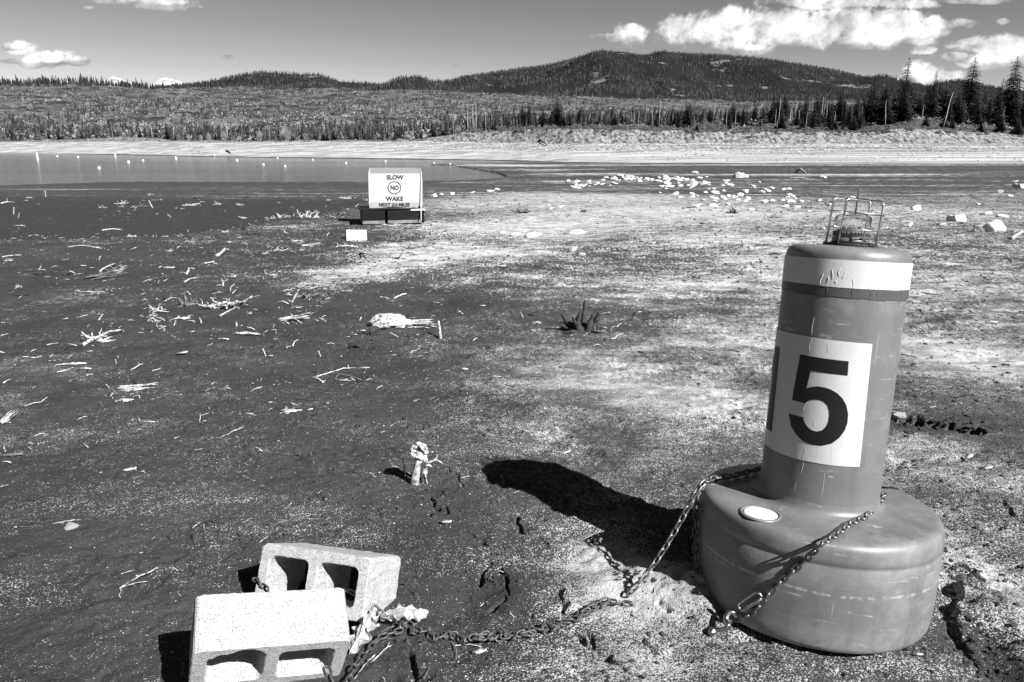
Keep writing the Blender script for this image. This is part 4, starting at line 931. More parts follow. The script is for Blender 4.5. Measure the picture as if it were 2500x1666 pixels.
def drift(name, px, py, wpx, kind, label=None, m=None, hk=1., dirpx=None, seed=None, thick=1.):
    p = Gp(px, py); Z = depth(p); W_ = wpx * Z / F; rg = random.Random(seed if seed is not None else int(px * 31 + py * 17)); mb = MB()
    if kind == 'stick':
        a = Gp(*dirpx[0]); b = Gp(*dirpx[1]); d = b - a; L = d.length; n = 9; P = []; side = Vector((-d.y, d.x, 0)).normalized(); c1, c2 = rg.uniform(-.06, .06), rg.uniform(-.03, .03)
        r = min(.0021 * Z, thick * .011 * L + .0004 * Z)
        for i in range(n + 1):
            t = i / n; q_ = a + d * t + side * L * (c1 * math.sin(PI * t) + c2 * math.sin(2 * PI * t)); P.append(Vector((q_.x, q_.y, q_.z + r * .6 + hk * L * .05 * math.sin(PI * t) * rg.uniform(.6, 1.2))) - p)
        mb.tube(P, [r * (1.1 - .5 * i / n) * rg.uniform(.85, 1.15) for i in range(n)] + [r * .3], 7, True, .15, rg)
        if rg.random() > .45: j = rg.randint(3, 7); limb(mb, rg, P[j], (d.normalized() + side * rg.choice([-1, 1]) + Vector((0, 0, .3))), L * .25, r * .55, 0)
    elif kind == 'gnarl':        # root crown lying on the ground with limbs to both sides
        core = rg.uniform(.045, .07) * W_ * thick
        for i in range(8): a = rg.uniform(0, 2 * PI); limb(mb, rg, (rg.gauss(0, W_ * .09), rg.gauss(0, W_ * .04), core * .5), (math.cos(a), math.sin(a) * .6, rg.uniform(-.05, .35) * hk), W_ * rg.uniform(.22, .36), core * .55, 1, .5)
        for sg in (-1, 1): limb(mb, rg, (0, 0, core * .5), (sg, rg.uniform(-.4, .4), rg.uniform(.0, .25) * hk), W_ * rg.uniform(.4, .5), core * .8, 1, .32)
    elif kind == 'clump':        # many short broken roots standing up
        for i in range(int(10 + 5 * rg.random())):
            a = rg.uniform(0, 2 * PI); rr_ = abs(rg.gauss(0, .22)) * W_; limb(mb, rg, (math.cos(a) * rr_, math.sin(a) * rr_ * .7, 0), (rg.gauss(0, .7), rg.gauss(0, .5), rg.uniform(.2, 1.1) * hk), W_ * rg.uniform(.15, .4), W_ * .03 * thick, 1, .45, 6)
    elif kind == 'stump':
        for i in range(7):
            a = 2 * PI * i / 7 + rg.uniform(-.3, .3); rr_ = W_ * .10; limb(mb, rg, (math.cos(a) * rr_, math.sin(a) * rr_, -.05 * W_), (math.cos(a) * .6, math.sin(a) * .4, rg.uniform(.5, 1.5) * hk), W_ * rg.uniform(.28, .5) * hk, W_ * .085 * thick, 0, .16)
        for i in range(6): a = rg.uniform(0, 2 * PI); limb(mb, rg, (0, 0, W_ * .03), (math.cos(a), math.sin(a), .02), W_ * rg.uniform(.35, .5), W_ * .05, 0, .25)
    elif kind == 'log':          # fat smooth piece, half sunk
        L = W_; P = []; R_ = []; n = 14; th = rg.uniform(-.25, .25)
        for i in range(n + 1):
            t = i / n - .5; P.append(Vector((t * L * math.cos(th), t * L * math.sin(th) + rg.gauss(0, .01 * L), W_ * .045 * thick + .03 * L * math.sin(PI * (t + .5)) * hk)))
            R_.append(W_ * .042 * thick * (.35 + .8 * math.sin(PI * (t + .55) * .9)) * (1 + .18 * math.sin(t * 9 + px)))
        mb.tube(P, R_, 12, True, .10, rg)
        for i in range(5): j = rg.randint(0, 9); limb(mb, rg, P[j], (rg.gauss(0, 1), rg.gauss(0, .6), .4 * hk), L * .22, R_[j] * .45, 0)
    elif kind == 'chip':
        L = W_; th = rg.uniform(-.5, .5); u_ = Vector((math.cos(th), math.sin(th), rg.uniform(0, .25))); v_ = Vector((-math.sin(th), math.cos(th), .1)); n = 6; V = []
        for i in range(n + 1):
            t = i / n - .5; ww = L * .16 * thick * (1 - abs(2 * t) ** 2.5 * .6) * rg.uniform(.75, 1.2)
            for sy, sz in ((-1, 0), (1, 0), (1, 1), (-1, 1)): V.append(u_ * L * t + v_ * ww * sy + Vector((0, 0, .004 * Z * .4 + sz * L * .09)))
        mb.add(V, [(i * 4 + j, i * 4 + (j + 1) % 4, i * 4 + 4 + (j + 1) % 4, i * 4 + 4 + j) for i in range(n) for j in range(4)] + [(3, 2, 1, 0), (n * 4, n * 4 + 1, n * 4 + 2, n * 4 + 3)])
    elif kind == 'peg':
        lean = dirpx or (0, 0); H_ = W_
        P = [Vector((lean[0] * t * H_, lean[1] * t * H_, H_ * t - .02)) for t in (0, .3, .6, .85, 1)]; r = .075 * H_ * thick; mb.tube(P, [r * 1.2, r, r * .9, r * .8, r * .6], 8, True, .15, rg)
    elif kind == 'bundle':       # splintered parallel fibres
        d = Vector(dirpx) if dirpx else Vector((1, .2, .3)); d.normalize(); s_ = d.cross(Vector((0, 0, 1))).normalized()
        for i in range(13):
            o_ = s_ * rg.uniform(-.5, .5) * W_ * .28 + Vector((0, 0, rg.uniform(0, .12) * W_)); P, R_ = crook(rg, o_ - d * W_ * rg.uniform(.4, .5), d + s_ * rg.gauss(0, .09), W_ * rg.uniform(.8, 1.05), W_ * .024, W_ * .009, 7, .08); mb.tube(P, R_, 6, True, .15, rg)
    o = link(name, mb.mesh(name, True), m or M_wood, None, p)
    names = {'stick': 'bleached stick', 'gnarl': 'bleached gnarled root', 'clump': 'clump of broken pale roots', 'stump': 'stump', 'log': 'bleached driftwood log', 'chip': 'flat pale wood chip', 'peg': 'short upright wooden stub', 'bundle': 'splintered driftwood'}
    d_ = names[kind]
    if m is M_wood3: d_ = d_.replace('bleached', 'dark').replace('pale', 'dark')
    if m is M_wood2: d_ = d_.replace('bleached', 'grey').replace('pale', 'grey')
    if wpx < 40 and kind in ('gnarl', 'stick', 'log'): d_ = 'small ' + d_
    tag(o, label or autolabel(d_, px, py), {'stick': 'stick', 'chip': 'wood chip', 'peg': 'stub', 'stump': 'stump'}.get(kind, 'driftwood')); return o
D2, D3 = M_wood2, M_wood3
# the driftwood post near the middle: twisted root standing in the mud
p = Gp(1018, 1182); mb = MB(); rg = random.Random(5); K = depth(p) / F
def pp(dx, dy, dz=0): return (dx * K, dz * K, -dy * K * 1.16)
mb.tube([pp(-6, 4), pp(-3, -20), pp(2, -42), pp(8, -62), pp(12, -80)], [13 * K, 11 * K, 9 * K, 8 * K, 8 * K], 9, True, .2, rg)
mb.tube([pp(12, 0, 8), pp(20, -30, 8), pp(22, -55, 6), pp(18, -78)], [6 * K, 7 * K, 7 * K, 8 * K], 8, True, .2, rg)
for i in range(17):
    a = rg.uniform(0, 6.28); mb.tube([pp(10 + 10 * math.cos(a), -72 - 10 * math.sin(a)), pp(8 + 17 * math.cos(a), -78 - 14 * math.sin(a), rg.uniform(-8, 8)), pp(6 + 12 * math.cos(a + .9), -80 - 17 * math.sin(a + .9), rg.uniform(-10, 10))], [5 * K, 7 * K, 3.5 * K], 7, True, .2, rg)
mb.tube([pp(22, -52), pp(34, -54), pp(46, -60), pp(52, -68)], [3.5 * K, 3 * K, 3 * K, 1.5 * K], 7, True, .2, rg); mb.tube([pp(46, -60), pp(58, -55), pp(64, -52)], [3 * K, 2 * K, 1 * K], 6)
mb.tube([pp(22, -46), pp(30, -48), pp(36, -44)], [4 * K, 3 * K, 2 * K], 6); mb.tube([pp(20, -30), pp(24, -10), pp(26, -4)], [2 * K, 1.6 * K, 1 * K], 6)
o = link('driftwood_post', mb.mesh('driftwood_post'), M_wood, None, p + Vector((0, 0, -.01))); tag(o, 'knotted bleached root standing upright like a post in the mud', 'driftwood')
drift('stick', 991, 1160, 52, 'peg', 'thin straight twig standing upright beside the knotted root post', None, dirpx=(-.12, .1), thick=.45)
L_ = [ # name, px, py, w, kind, label, mat, hk, dirpx, thick
 ('driftwood', 240, 835, 100, 'gnarl', 'root end of the curved branch lying left of the tangled driftwood', None, .6, None, 1.0, 5),
 ('driftwood', 548, 750, 175, 'gnarl', 'long tangled driftwood with many roots stretched across the mud', None, .8, None, .7, 3),
 ('stump', 457, 745, 62, 'stump', 'jagged shaded stump at the left end of the long tangled driftwood', D2, 1.0, None, 1.0, 2),
 ('driftwood', 383, 757, 46, 'clump', 'knot of pale roots left of the jagged shaded stump', None, .6, None, 1.6, 4),
 ('driftwood', 376, 785, 36, 'clump', None, None, .7, None, 1.3, 5), ('driftwood', 446, 779, 42, 'gnarl', None, None, .5, None, 1.2, 5),
 ('driftwood', 607, 819, 60, 'log', 'short thick log with a black shaded end on the left mud', None, .8, None, 1.3, 7),
 ('driftwood', 333, 950, 88, 'bundle', 'broad bleached root slab with ragged fingers on dark mud', None, 1, (1, .15, .05), 2.4, 8),
 ('driftwood', 306, 981, 50, 'gnarl', 'forked white root just below the broad bleached slab', None, .5, None, 1.7, 6),
 ('driftwood', 176, 892, 68, 'log', 'flat bleached log lying left of the broad slab', None, .5, None, .9, 5), ('driftwood', 207, 902, 34, 'log', None, None, .6, None, 1.2, 3),
 ('driftwood', 12, 1030, 62, 'bundle', 'splintered white wood bundle leaning in from the left edge', None, 1, (.35, .9, .45), 1.4, 4), ('bark', 24, 1114, 60, 'log', 'slab of grey bark near the left edge', D2, .4, None, 1.2, 3),
 ('driftwood', 53, 1140, 22, 'bundle', None, None, 1, (1, .6, .1), 1.2, 3), ('driftwood', 2, 862, 22, 'log', 'white bone-like wood cut by the left edge', None, 1.5, None, 1.5, 3),
 ('driftwood', 253, 680, 92, 'bundle', 'weathered split log with a raised right end', D2, 1, (1, .25, .16), 1.3, 4), ('driftwood', 290, 668, 40, 'bundle', 'fan of pale splinters at the raised end of the split log', None, 1, (1, .5, .8), 1.3, 4),
 ('driftwood', 214, 714, 40, 'log', None, None, .6, None, .7, 4), ('driftwood', 45, 702, 24, 'clump', 'small white tuft of roots near the left edge', None, 1.2, None, 1.3, 3), ('driftwood', 55, 722, 76, 'gnarl', 'dark root sprawled under the small white tuft', D3, .4, None, .5, 3),
 ('driftwood', 716, 782, 72, 'bundle', 'broom-like frayed root pointing to the left', None, 1, (1, .25, .06), 1.1, 4), ('driftwood', 740, 728, 95, 'gnarl', 'tangled root pile beside the short leaning stick', D2, .6, None, 1.0, 9), ('driftwood', 705, 722, 18, 'log', None, None, 1, None, 2.2, 3), ('driftwood', 792, 724, 60, 'clump', None, D2, .4, None, .8, 4),
 ('driftwood', 848, 712, 38, 'gnarl', None, None, .6, None, 1.2, 3), ('driftwood', 725, 752, 32, 'gnarl', None, None, .5, None, .8, 3), ('driftwood', 790, 742, 60, 'clump', None, D2, .3, None, .8, 3),
 ('driftwood', 1015, 797, 90, 'bundle', 'straight pale root running right from the half-buried white hump', None, .3, (1, .05, 0), .6, 4), ('driftwood', 900, 815, 70, 'gnarl', 'dark roots and hollow at the left end of the half-buried log', D3, .3, None, 1.5, 4),
 ('stump', 1425, 808, 135, 'stump', 'dark jagged stump standing by itself in the middle distance', D3, 1.25, None, 1.15, 8), ('driftwood', 1385, 812, 70, 'gnarl', 'black roots spread flat left of the jagged stump', D3, .2, None, .7, 4), ('driftwood', 1455, 812, 60, 'gnarl', None, None, .3, None, .7, 4), ('driftwood', 1428, 806, 60, 'bundle', 'pale splintered core rising inside the dark jagged stump', D2, 1, (.35, .2, 1), 1.2, 4),
 ('driftwood', 847, 606, 58, 'log', 'arched white log with dark shadow in front of the pale box', None, 1.6, None, .9, 5), ('driftwood', 731, 590, 50, 'gnarl', None, None, .5, None, .7, 4), ('driftwood', 758, 602, 46, 'bundle', None, None, 1, (1, .3, .08), .8, 4), ('driftwood', 690, 613, 60, 'clump', None, None, .4, None, .7, 4), ('driftwood', 652, 620, 26, 'clump', None, None, .5, None, 1, 3),
 ('driftwood', 829, 650, 40, 'gnarl', None, D2, .4, None, .6, 3), ('driftwood', 969, 633, 42, 'clump', None, D3, .7, None, 1.2, 4), ('driftwood', 965, 628, 30, 'gnarl', None, None, .8, None, 1, 4), ('driftwood', 999, 608, 62, 'gnarl', None, D2, .5, None, .8, 4), ('driftwood', 1040, 604, 46, 'gnarl', None, D2, .5, None, 1, 4), ('driftwood', 875, 590, 50, 'clump', 'frayed roots tangled against the foot of the pale box', None, .5, None, .8, 4), ('driftwood', 905, 600, 60, 'clump', None, D2, .4, None, .7, 4),
 ('driftwood', 969, 683, 32, 'gnarl', None, None, .4, None, 1, 3), ('driftwood', 665, 673, 36, 'gnarl', None, None, .3, None, .8, 3), ('driftwood', 888, 900, 28, 'log', None, None, .8, None, 1.2, 3), ('driftwood', 841, 929, 36, 'gnarl', None, None, .3, None, .8, 3), ('driftwood', 905, 933, 66, 'gnarl', None, D3, .2, None, .5, 3),
 ('driftwood', 1210, 922, 30, 'gnarl', None, None, .7, None, 1, 3), ('driftwood', 1157, 922, 18, 'clump', None, D2, .5, None, 1, 3), ('driftwood', 1002, 866, 40, 'clump', None, D2, .9, None, .8, 4), ('driftwood', 1243, 636, 28, 'clump', 'small tuft of pale roots right of the silt streak', None, .9, None, 1.2, 4),
 ('driftwood', 1275, 521, 52, 'clump', 'dark root tangle right of the no-wake sign', D3, .8, None, 1, 5), ('driftwood', 1423, 518, 34, 'clump', None, D3, .7, None, 1, 4), ('driftwood', 1785, 521, 54, 'clump', 'dark tangle of sticks below the rock band', D3, .8, None, 1.1, 5), ('driftwood', 1688, 507, 30, 'gnarl', None, D3, .7, None, 1, 3), ('driftwood', 1885, 532, 60, 'gnarl', None, D2, .6, None, .5, 3), ('driftwood', 1773, 575, 34, 'gnarl', None, None, .8, None, .5, 3), ('driftwood', 1648, 622, 36, 'gnarl', None, None, .3, None, .4, 3), ('driftwood', 1668, 562, 16, 'gnarl', None, D3, .7, None, 1, 3), ('driftwood', 1700, 680, 40, 'gnarl', None, D3, .4, None, .9, 3), ('driftwood', 1890, 622, 50, 'gnarl', None, D3, .4, None, .7, 3), ('driftwood', 1735, 858, 34, 'gnarl', None, D3, .4, None, .7, 3), ('driftwood', 1690, 755, 22, 'gnarl', None, D2, .5, None, .7, 3),
 ('driftwood', 748, 532, 66, 'clump', 'largest bristling root heap on the spit left of the sign', None, .9, None, 1.3, 6), ('driftwood', 694, 532, 50, 'clump', None, None, .7, None, 1.3, 5), ('driftwood', 663, 534, 24, 'clump', None, None, .8, None, 1.4, 4), ('driftwood', 806, 525, 42, 'clump', None, D2, .5, None, 1, 4), ('driftwood', 770, 522, 40, 'clump', None, None, .6, None, 1.2, 4), ('driftwood', 845, 512, 44, 'gnarl', None, D2, .6, None, .7, 4),
 ('driftwood', 800, 490, 20, 'clump', None, None, .9, None, 1.2, 3), ('driftwood', 843, 486, 40, 'gnarl', None, None, .8, None, .8, 3), ('driftwood', 680, 496, 12, 'clump', None, None, .5, None, 1.5, 3), ('driftwood', 895, 490, 16, 'clump', None, None, 1, None, 1, 3), ('driftwood', 596, 560, 34, 'clump', 'dark bristly stump at the tip of the pale spit', D3, 1, None, 1.4, 5), ('driftwood', 551, 567, 24, 'clump', None, None, .8, None, 1.2, 4), ('driftwood', 593, 534, 28, 'gnarl', None, None, .6, None, 1.5, 3), ('driftwood', 750, 562, 60, 'gnarl', None, D2, .7, None, .6, 4), ('driftwood', 620, 575, 50, 'gnarl', None, D3, .4, None, .8, 3),
 ('driftwood', 462, 503, 56, 'gnarl', 'sprawling pale root on the wet flat below the lake edge', None, .7, None, 1, 4), ('driftwood', 530, 500, 34, 'clump', None, None, .8, None, 1, 4), ('driftwood', 585, 502, 26, 'clump', None, None, .6, None, 1.2, 4), ('driftwood', 295, 499, 40, 'clump', None, None, .8, None, 1, 4), ('driftwood', 345, 506, 46, 'clump', None, D2, .6, None, 1, 4), ('driftwood', 253, 508, 28, 'gnarl', None, None, .5, None, .8, 3), ('driftwood', 366, 477, 16, 'clump', None, None, 1, None, 1.2, 3), ('driftwood', 392, 489, 14, 'clump', None, None, .9, None, 1, 3), ('driftwood', 376, 491, 16, 'log', None, D2, 1, None, 2, 3), ('driftwood', 475, 486, 34, 'clump', None, D3, .6, None, 1, 4), ('driftwood', 596, 484, 26, 'clump', None, D3, .5, None, 1, 4), ('driftwood', 72, 484, 20, 'gnarl', None, None, .7, None, 1, 3), ('driftwood', 430, 510, 12, 'clump', None, None, 1, None, 1, 3), ('driftwood', 94, 500, 10, 'gnarl', None, None, .8, None, 1.5, 3), ('driftwood', 64, 493, 8, 'chip', None, None, 1, None, 1.2, 3), ('driftwood', 48, 552, 28, 'gnarl', None, None, .5, None, 1, 3),
 ('driftwood', 235, 606, 28, 'gnarl', None, None, .7, None, 1.4, 3), ('driftwood', 321, 579, 34, 'gnarl', None, None, .5, None, 1.2, 3), ('driftwood', 413, 614, 32, 'clump', None, None, .5, None, .9, 4), ('driftwood', 413, 656, 30, 'gnarl', None, None, 1, None, 1.2, 3), ('driftwood', 204, 650, 20, 'gnarl', None, None, .4, None, 1.5, 3), ('driftwood', 568, 676, 30, 'clump', None, None, .7, None, 1.2, 4), ('driftwood', 18, 637, 40, 'gnarl', None, None, .3, None, .7, 3), ('driftwood', 262, 660, 46, 'clump', None, D2, .4, None, .7, 4), ('driftwood', 160, 672, 60, 'gnarl', None, D3, .3, None, .7, 3), ('driftwood', 610, 767, 30, 'clump', None, None, .2, None, 1, 3), ('driftwood', 90, 670, 50, 'gnarl', None, D3, .3, None, .6, 3), ('driftwood', 380, 697, 36, 'gnarl', None, D3, .4, None, .8, 3), ('driftwood', 370, 806, 40, 'gnarl', None, D3, .3, None, .8, 3), ('driftwood', 415, 800, 44, 'gnarl', None, D3, .3, None, .8, 3), ('driftwood', 160, 862, 70, 'gnarl', None, D3, .25, None, .6, 3), ('driftwood', 262, 808, 40, 'gnarl', None, D3, .3, None, .6, 3), ('driftwood', 5, 785, 30, 'gnarl', None, D3, .4, None, .8, 3),
 ('driftwood', 503, 957, 36, 'clump', 'dark tuft of twigs right of the broad bleached slab', D3, .5, None, .9, 4), ('driftwood', 542, 952, 34, 'clump', None, D2, .4, None, .9, 4), ('driftwood', 708, 1006, 58, 'gnarl', 'low knotted white root above the concrete blocks', None, .4, None, 1.3, 5), ('driftwood', 363, 1031, 32, 'log', None, None, .4, None, 1, 3), ('driftwood', 585, 1012, 9, 'log', None, None, 2, None, 1.6, 3), ('driftwood', 660, 983, 16, 'gnarl', None, None, .4, None, 1.8, 3), ('driftwood', 484, 1028, 40, 'gnarl', None, D3, .3, None, .8, 3), ('driftwood', 420, 1105, 20, 'gnarl', None, D3, .4, None, 1, 3), ('driftwood', 60, 1071, 40, 'gnarl', None, D3, .3, None, .6, 3), ('driftwood', 85, 1090, 34, 'gnarl', None, D2, .3, None, .6, 3), ('driftwood', 800, 984, 12, 'clump', None, None, .5, None, 1.5, 3),
 ('root', 1000, 1100, 24, 'gnarl', None, D3, .3, None, .8, 3)]
for n_, px, py, w_, kd, lb, m_, hk, dp, th, sd in L_: drift(n_, px, py, w_, kd, lb, m_, hk, dp, None, th)
# half-buried hump of a bleached root crown
ph = Gp(950, 800); Kh = depth(ph) / F; Vh = IV.copy(); n1 = fbm(Vh[:, 0] * 2.2, Vh[:, 1] * 3 + Vh[:, 2] * 2, 4, 7)
Vh[:, 2] *= 1 - .45 * np.clip(Vh[:, 0], 0, 1) + .15 * np.clip(-Vh[:, 0], 0, 1); Vh[:, 1] *= 1 - .35 * np.clip(Vh[:, 0], 0, 1)
Vh = Vh * (1 + .22 * n1 + .05 * perlin(Vh[:, 0] * 14, Vh[:, 1] * 14 + Vh[:, 2] * 9, 4))[:, None] * np.array([52, 40, 22]) * Kh
o = link('driftwood', mesh_np('driftwood', Vh, [IF], True), M_wood, None, ph + Vector((0, .1, .02))); tag(o, 'half-buried pale log with a mound of light silt on it', 'driftwood')
# curved branch and sticks given by their two ends
for a, b, th, lb, m_ in [((202, 845), (300, 808), 1.7, 'curved bleached branch rising from its root end', None), ((5, 629), (52, 624), 1.5, 'long white stick cut by the left edge', None), ((248, 564), (298, 562), 1.6, 'long pale stick on the wet flat', None), ((2, 498), (38, 497), 1.2, None, None), ((165, 605), (236, 604), .8, None, None), ((530, 627), (561, 613), 1.6, 'bent white stick on the mud left of the pale box', None), ((244, 665), (280, 646), .9, None, None),
    ((455, 671), (475, 657), 1.5, None, None), ((450, 690), (482, 680), 1.4, None, None), ((349, 690), (370, 685), 1.5, None, None), ((400, 738), (434, 728), 1.0, None, None), ((195, 776), (216, 770), 1.4, None, None), ((0, 822), (20, 816), 2, None, None), ((503, 643), (532, 646), 1.6, None, None), ((962, 730), (993, 718), 2.0, None, None), ((928, 726), (950, 730), 1.5, None, None),
    ((772, 921), (872, 899), .55, 'longest thin straight stick in the left foreground', None), ((319, 904), (353, 888), 1.2, None, None), ((8, 936), (28, 928), 1.8, None, None), ((60, 993), (100, 983), 1.8, 'pale stick with a twig end near the splintered bundle', None), ((100, 983), (116, 971), .9, None, None), ((188, 1026), (214, 1017), 1.1, None, None), ((554, 1063), (596, 1043), 1.1, 'straight pale stick lying above the concrete blocks', None), ((425, 1071), (438, 1067), 1.4, None, None), ((598, 1011), (620, 1010), 1.2, None, None),
    ((625, 1094), (640, 1105), 2.6, None, None), ((808, 1038), (845, 1028), 1.2, None, D2), ((877, 1028), (892, 1034), 2, None, D2), ((1110, 985), (1156, 987), 1.3, None, D2), ((1092, 968), (1106, 971), 2, None, D2), ((920, 951), (935, 943), 1.6, None, None), ((1167, 930), (1180, 922), 1, None, D2), ((113, 1286), (198, 1270), .9, 'thin curved twig touching the white wedge-shaped rock', None), ((45, 1288), (113, 1286), .5, None, D2), ((292, 1438), (398, 1380), .8, 'forked pale twig lying left of the concrete blocks', None), ((398, 1380), (433, 1393), .8, None, None), ((292, 1438), (362, 1420), .5, None, None),
    ((1099, 1562), (1113, 1612), 1.6, 'tapered root sticking out from under the rusty chain', D2), ((1035, 1660), (1050, 1620), 1.0, None, D2), ((1105, 1578), (1180, 1582), 1.0, 'pale root lying under the rusty chain', None), ((882, 928), (760, 905), .3, None, D2), ((1207, 1392), (1230, 1398), 1.8, None, None), ((1172, 1482), (1184, 1470), 2.5, None, None), ((1925, 436), (1975, 437), 1.0, None, None), ((1944, 420), (1968, 425), 1.6, 'short pale log on the far dark flat', None), ((640, 945), (610, 958), .8, None, None), ((20, 1185), (0, 1190), 1, None, None), ((905, 552), (960, 556), .6, None, D2), ((878, 622), (895, 634), 1.2, None, D3), ((1300, 700), (1330, 694), .8, None, D2), ((1560, 860), (1580, 868), 1.5, None, D3), ((1290, 770), (1320, 780), 1, None, D3),
    ((2155, 860), (2240, 875), .6, 'thin dark crooked twig right of the buoy mast', D3), ((2330, 972), (2385, 968), .9, None, D3), ((2470, 585), (2490, 570), 1.2, None, None),  ((715, 846), (728, 830), 1.2, None, None), ((790, 935), (760, 922), 1.4, None, None), ((470, 1290), (490, 1275), .9, None, None), ((1310, 1345), (1340, 1340), .9, None, D3), ((630, 1330), (655, 1310), .6, None, None)]:
    drift('stick', (a[0] + b[0]) / 2, (a[1] + b[1]) / 2, abs(a[0] - b[0]) + 4, 'stick', lb, m_, 1., (a, b), None, th)
for px, py, w_, lb in [(159, 782, 17, None), (317, 1149, 31, 'white oval chip in the left foreground'), (348, 1154, 12, None), (37, 1290, 14, 'small pale block at the end of the thin twig'), (1089, 1277, 28, 'pale chip lying beside the ground cracks'), (2366, 1117, 26, 'upper white chip right of the buoy base'), (2410, 1145, 26, 'lower white chip right of the buoy base'), (1170, 1593, 36, 'flat white scrap below the rusty chain'), (1133, 904, 20, None), (1223, 653, 26, None), (1177, 750, 16, None), (470, 813, 12, None), (445, 865, 30, 'white bow-shaped scrap right of the curved branch'), (1380, 1108, 26, 'small pale chip beyond the buoy shadow'), (1197, 1517, 12, None), (510, 645, 26, None), (535, 700, 12, None), (660, 872, 14, None), (2080, 1190, 8, None), (2240, 1600, 22, None), (1005, 706, 9, None), (1330, 716, 9, None), (1560, 765, 14, None), (1495, 830, 14, None), (1680, 790, 18, None), (2420, 790, 26, None)]:
    drift('wood_chip', px, py, w_, 'chip', lb, None, 1., None, None, 1.2)
for px, py, h_, ln, lb, m_ in [(710, 738, 36, (.6, 0), 'thick short stick leaning over the tangled root pile', None), (650, 868, 24, (-.3, 0), None, None), (1076, 826, 48, (-.1, .1), 'upright square stub right of the half-buried log', None), (33, 525, 20, (.2, 0), None, None), (43, 533, 14, (.5, 0), None, None), (373, 508, 20, (-.4, 0), None, None), (112, 481, 16, (0, 0), None, None), (283, 886, 15, (-.1, .2), None, None), (80, 1470, 26, (-.4, 0), 'short leaning stub at the lower left', None), (511, 1002, 17, (0, 0), None, None), (1068, 1072, 18, (.1, 0), None, None), (846, 1330, 20, (.1, 0), None, D2), (1490, 535, 12, (0, 0), None, D2), (1010, 1030, 12, (0, 0), None, D2), (1055, 684, 14, (.2, 0), None, None), (785, 872, 22, (-.3, 0), None, None)]:
    drift('wooden_stub', px, py, h_, 'peg', lb, m_, 1., ln, None, 1. if h_ > 25 else .8)

# crumpled bark sheets by the blocks
M_bark = mat('dry_bark', .14, .45, .85, 22, 7, .7, bump=.006, bscale=40, stretch=(1, 3, 1), thr=(.35, .6))
def sheet(name, c, ux, uy, L, W_, label, seed, th=.003):
    r = np.random.RandomState(seed); nx, ny = 26, 16; V = []
    for side in (0, 1):
        for j in range(ny):
            for i in range(nx):
                u, v = i / (nx - 1) - .5, j / (ny - 1) - .5
                ed = 1 - .25 * abs(math.sin(u * 9 + seed)) * abs(v) * 2
                h = .05 * W_ * math.sin(v * 31 + u * 5) + .03 * W_ * r.uniform(-1, 1) + .10 * W_ * math.sin(v * 9 + u * 3 + seed) + .18 * W_ * math.cos(u * 3.1) + .06 * W_ * math.sin(u * 17 + seed) * math.cos(v * 11)
                p = c + ux * L * u * (1 - .3 * abs(v)) + uy * W_ * v * ed * (1 - .75 * abs(2 * u) ** 2.2) * (.8 + .35 * math.sin(u * 23 + seed * 2 + v * 4)) + Vector((0, 0, h - side * th)); V.append(p - c)
    Fq = []; N_ = nx * ny
    for j in range(ny - 1):
        for i in range(nx - 1): a = j * nx + i; Fq.append((a, a + 1, a + nx + 1, a + nx)); Fq.append((a + N_, a + nx + N_, a + nx + 1 + N_, a + 1 + N_))
    bd = [i for i in range(nx)] + [j * nx + nx - 1 for j in range(1, ny)] + [(ny - 1) * nx + i for i in range(nx - 2, -1, -1)] + [j * nx for j in range(ny - 2, 0, -1)]
    for a, b in zip(bd, bd[1:] + bd[:1]): Fq.append((b, a, a + N_, b + N_))
    mb = MB(); mb.add(V, Fq); o = link(name, mb.mesh(name, False), M_bark, None, c); tag(o, label, 'bark')
sheet('bark_piece', Gp(985, 1535) + Vector((0, .03, .025)), Vector((.98, .1, .02)).normalized(), Vector((-.2, .9, .25)).normalized(), .15, .075, 'crumpled pale bark sheet right of the rear concrete block', 1)
sheet('bark_piece', Gp(885, 1580) + Vector((0, .03, .03)), Vector((.35, .8, .3)).normalized(), Vector((.9, -.3, .1)).normalized(), .16, .09, 'folded bark piece wedged between the chain and front block', 2)
for k, (px, py, e) in enumerate([(895, 1560, (870, 1600)), (915, 1600, (865, 1660)), (1000, 1540, (1040, 1510)), (930, 1545, (985, 1520)), (905, 1620, (960, 1575))]):
    drift('root', px, py, 60, 'stick', 'grey root caught under the chain beside the blocks, strand %s' % ['by the folded bark', 'nearest the camera', 'under the crumpled bark', 'crossing behind the chain', 'pale and longest'][k], M_wood if k in (1, 4) else D2, 1.5, ((px, py), e), None, 1.2)

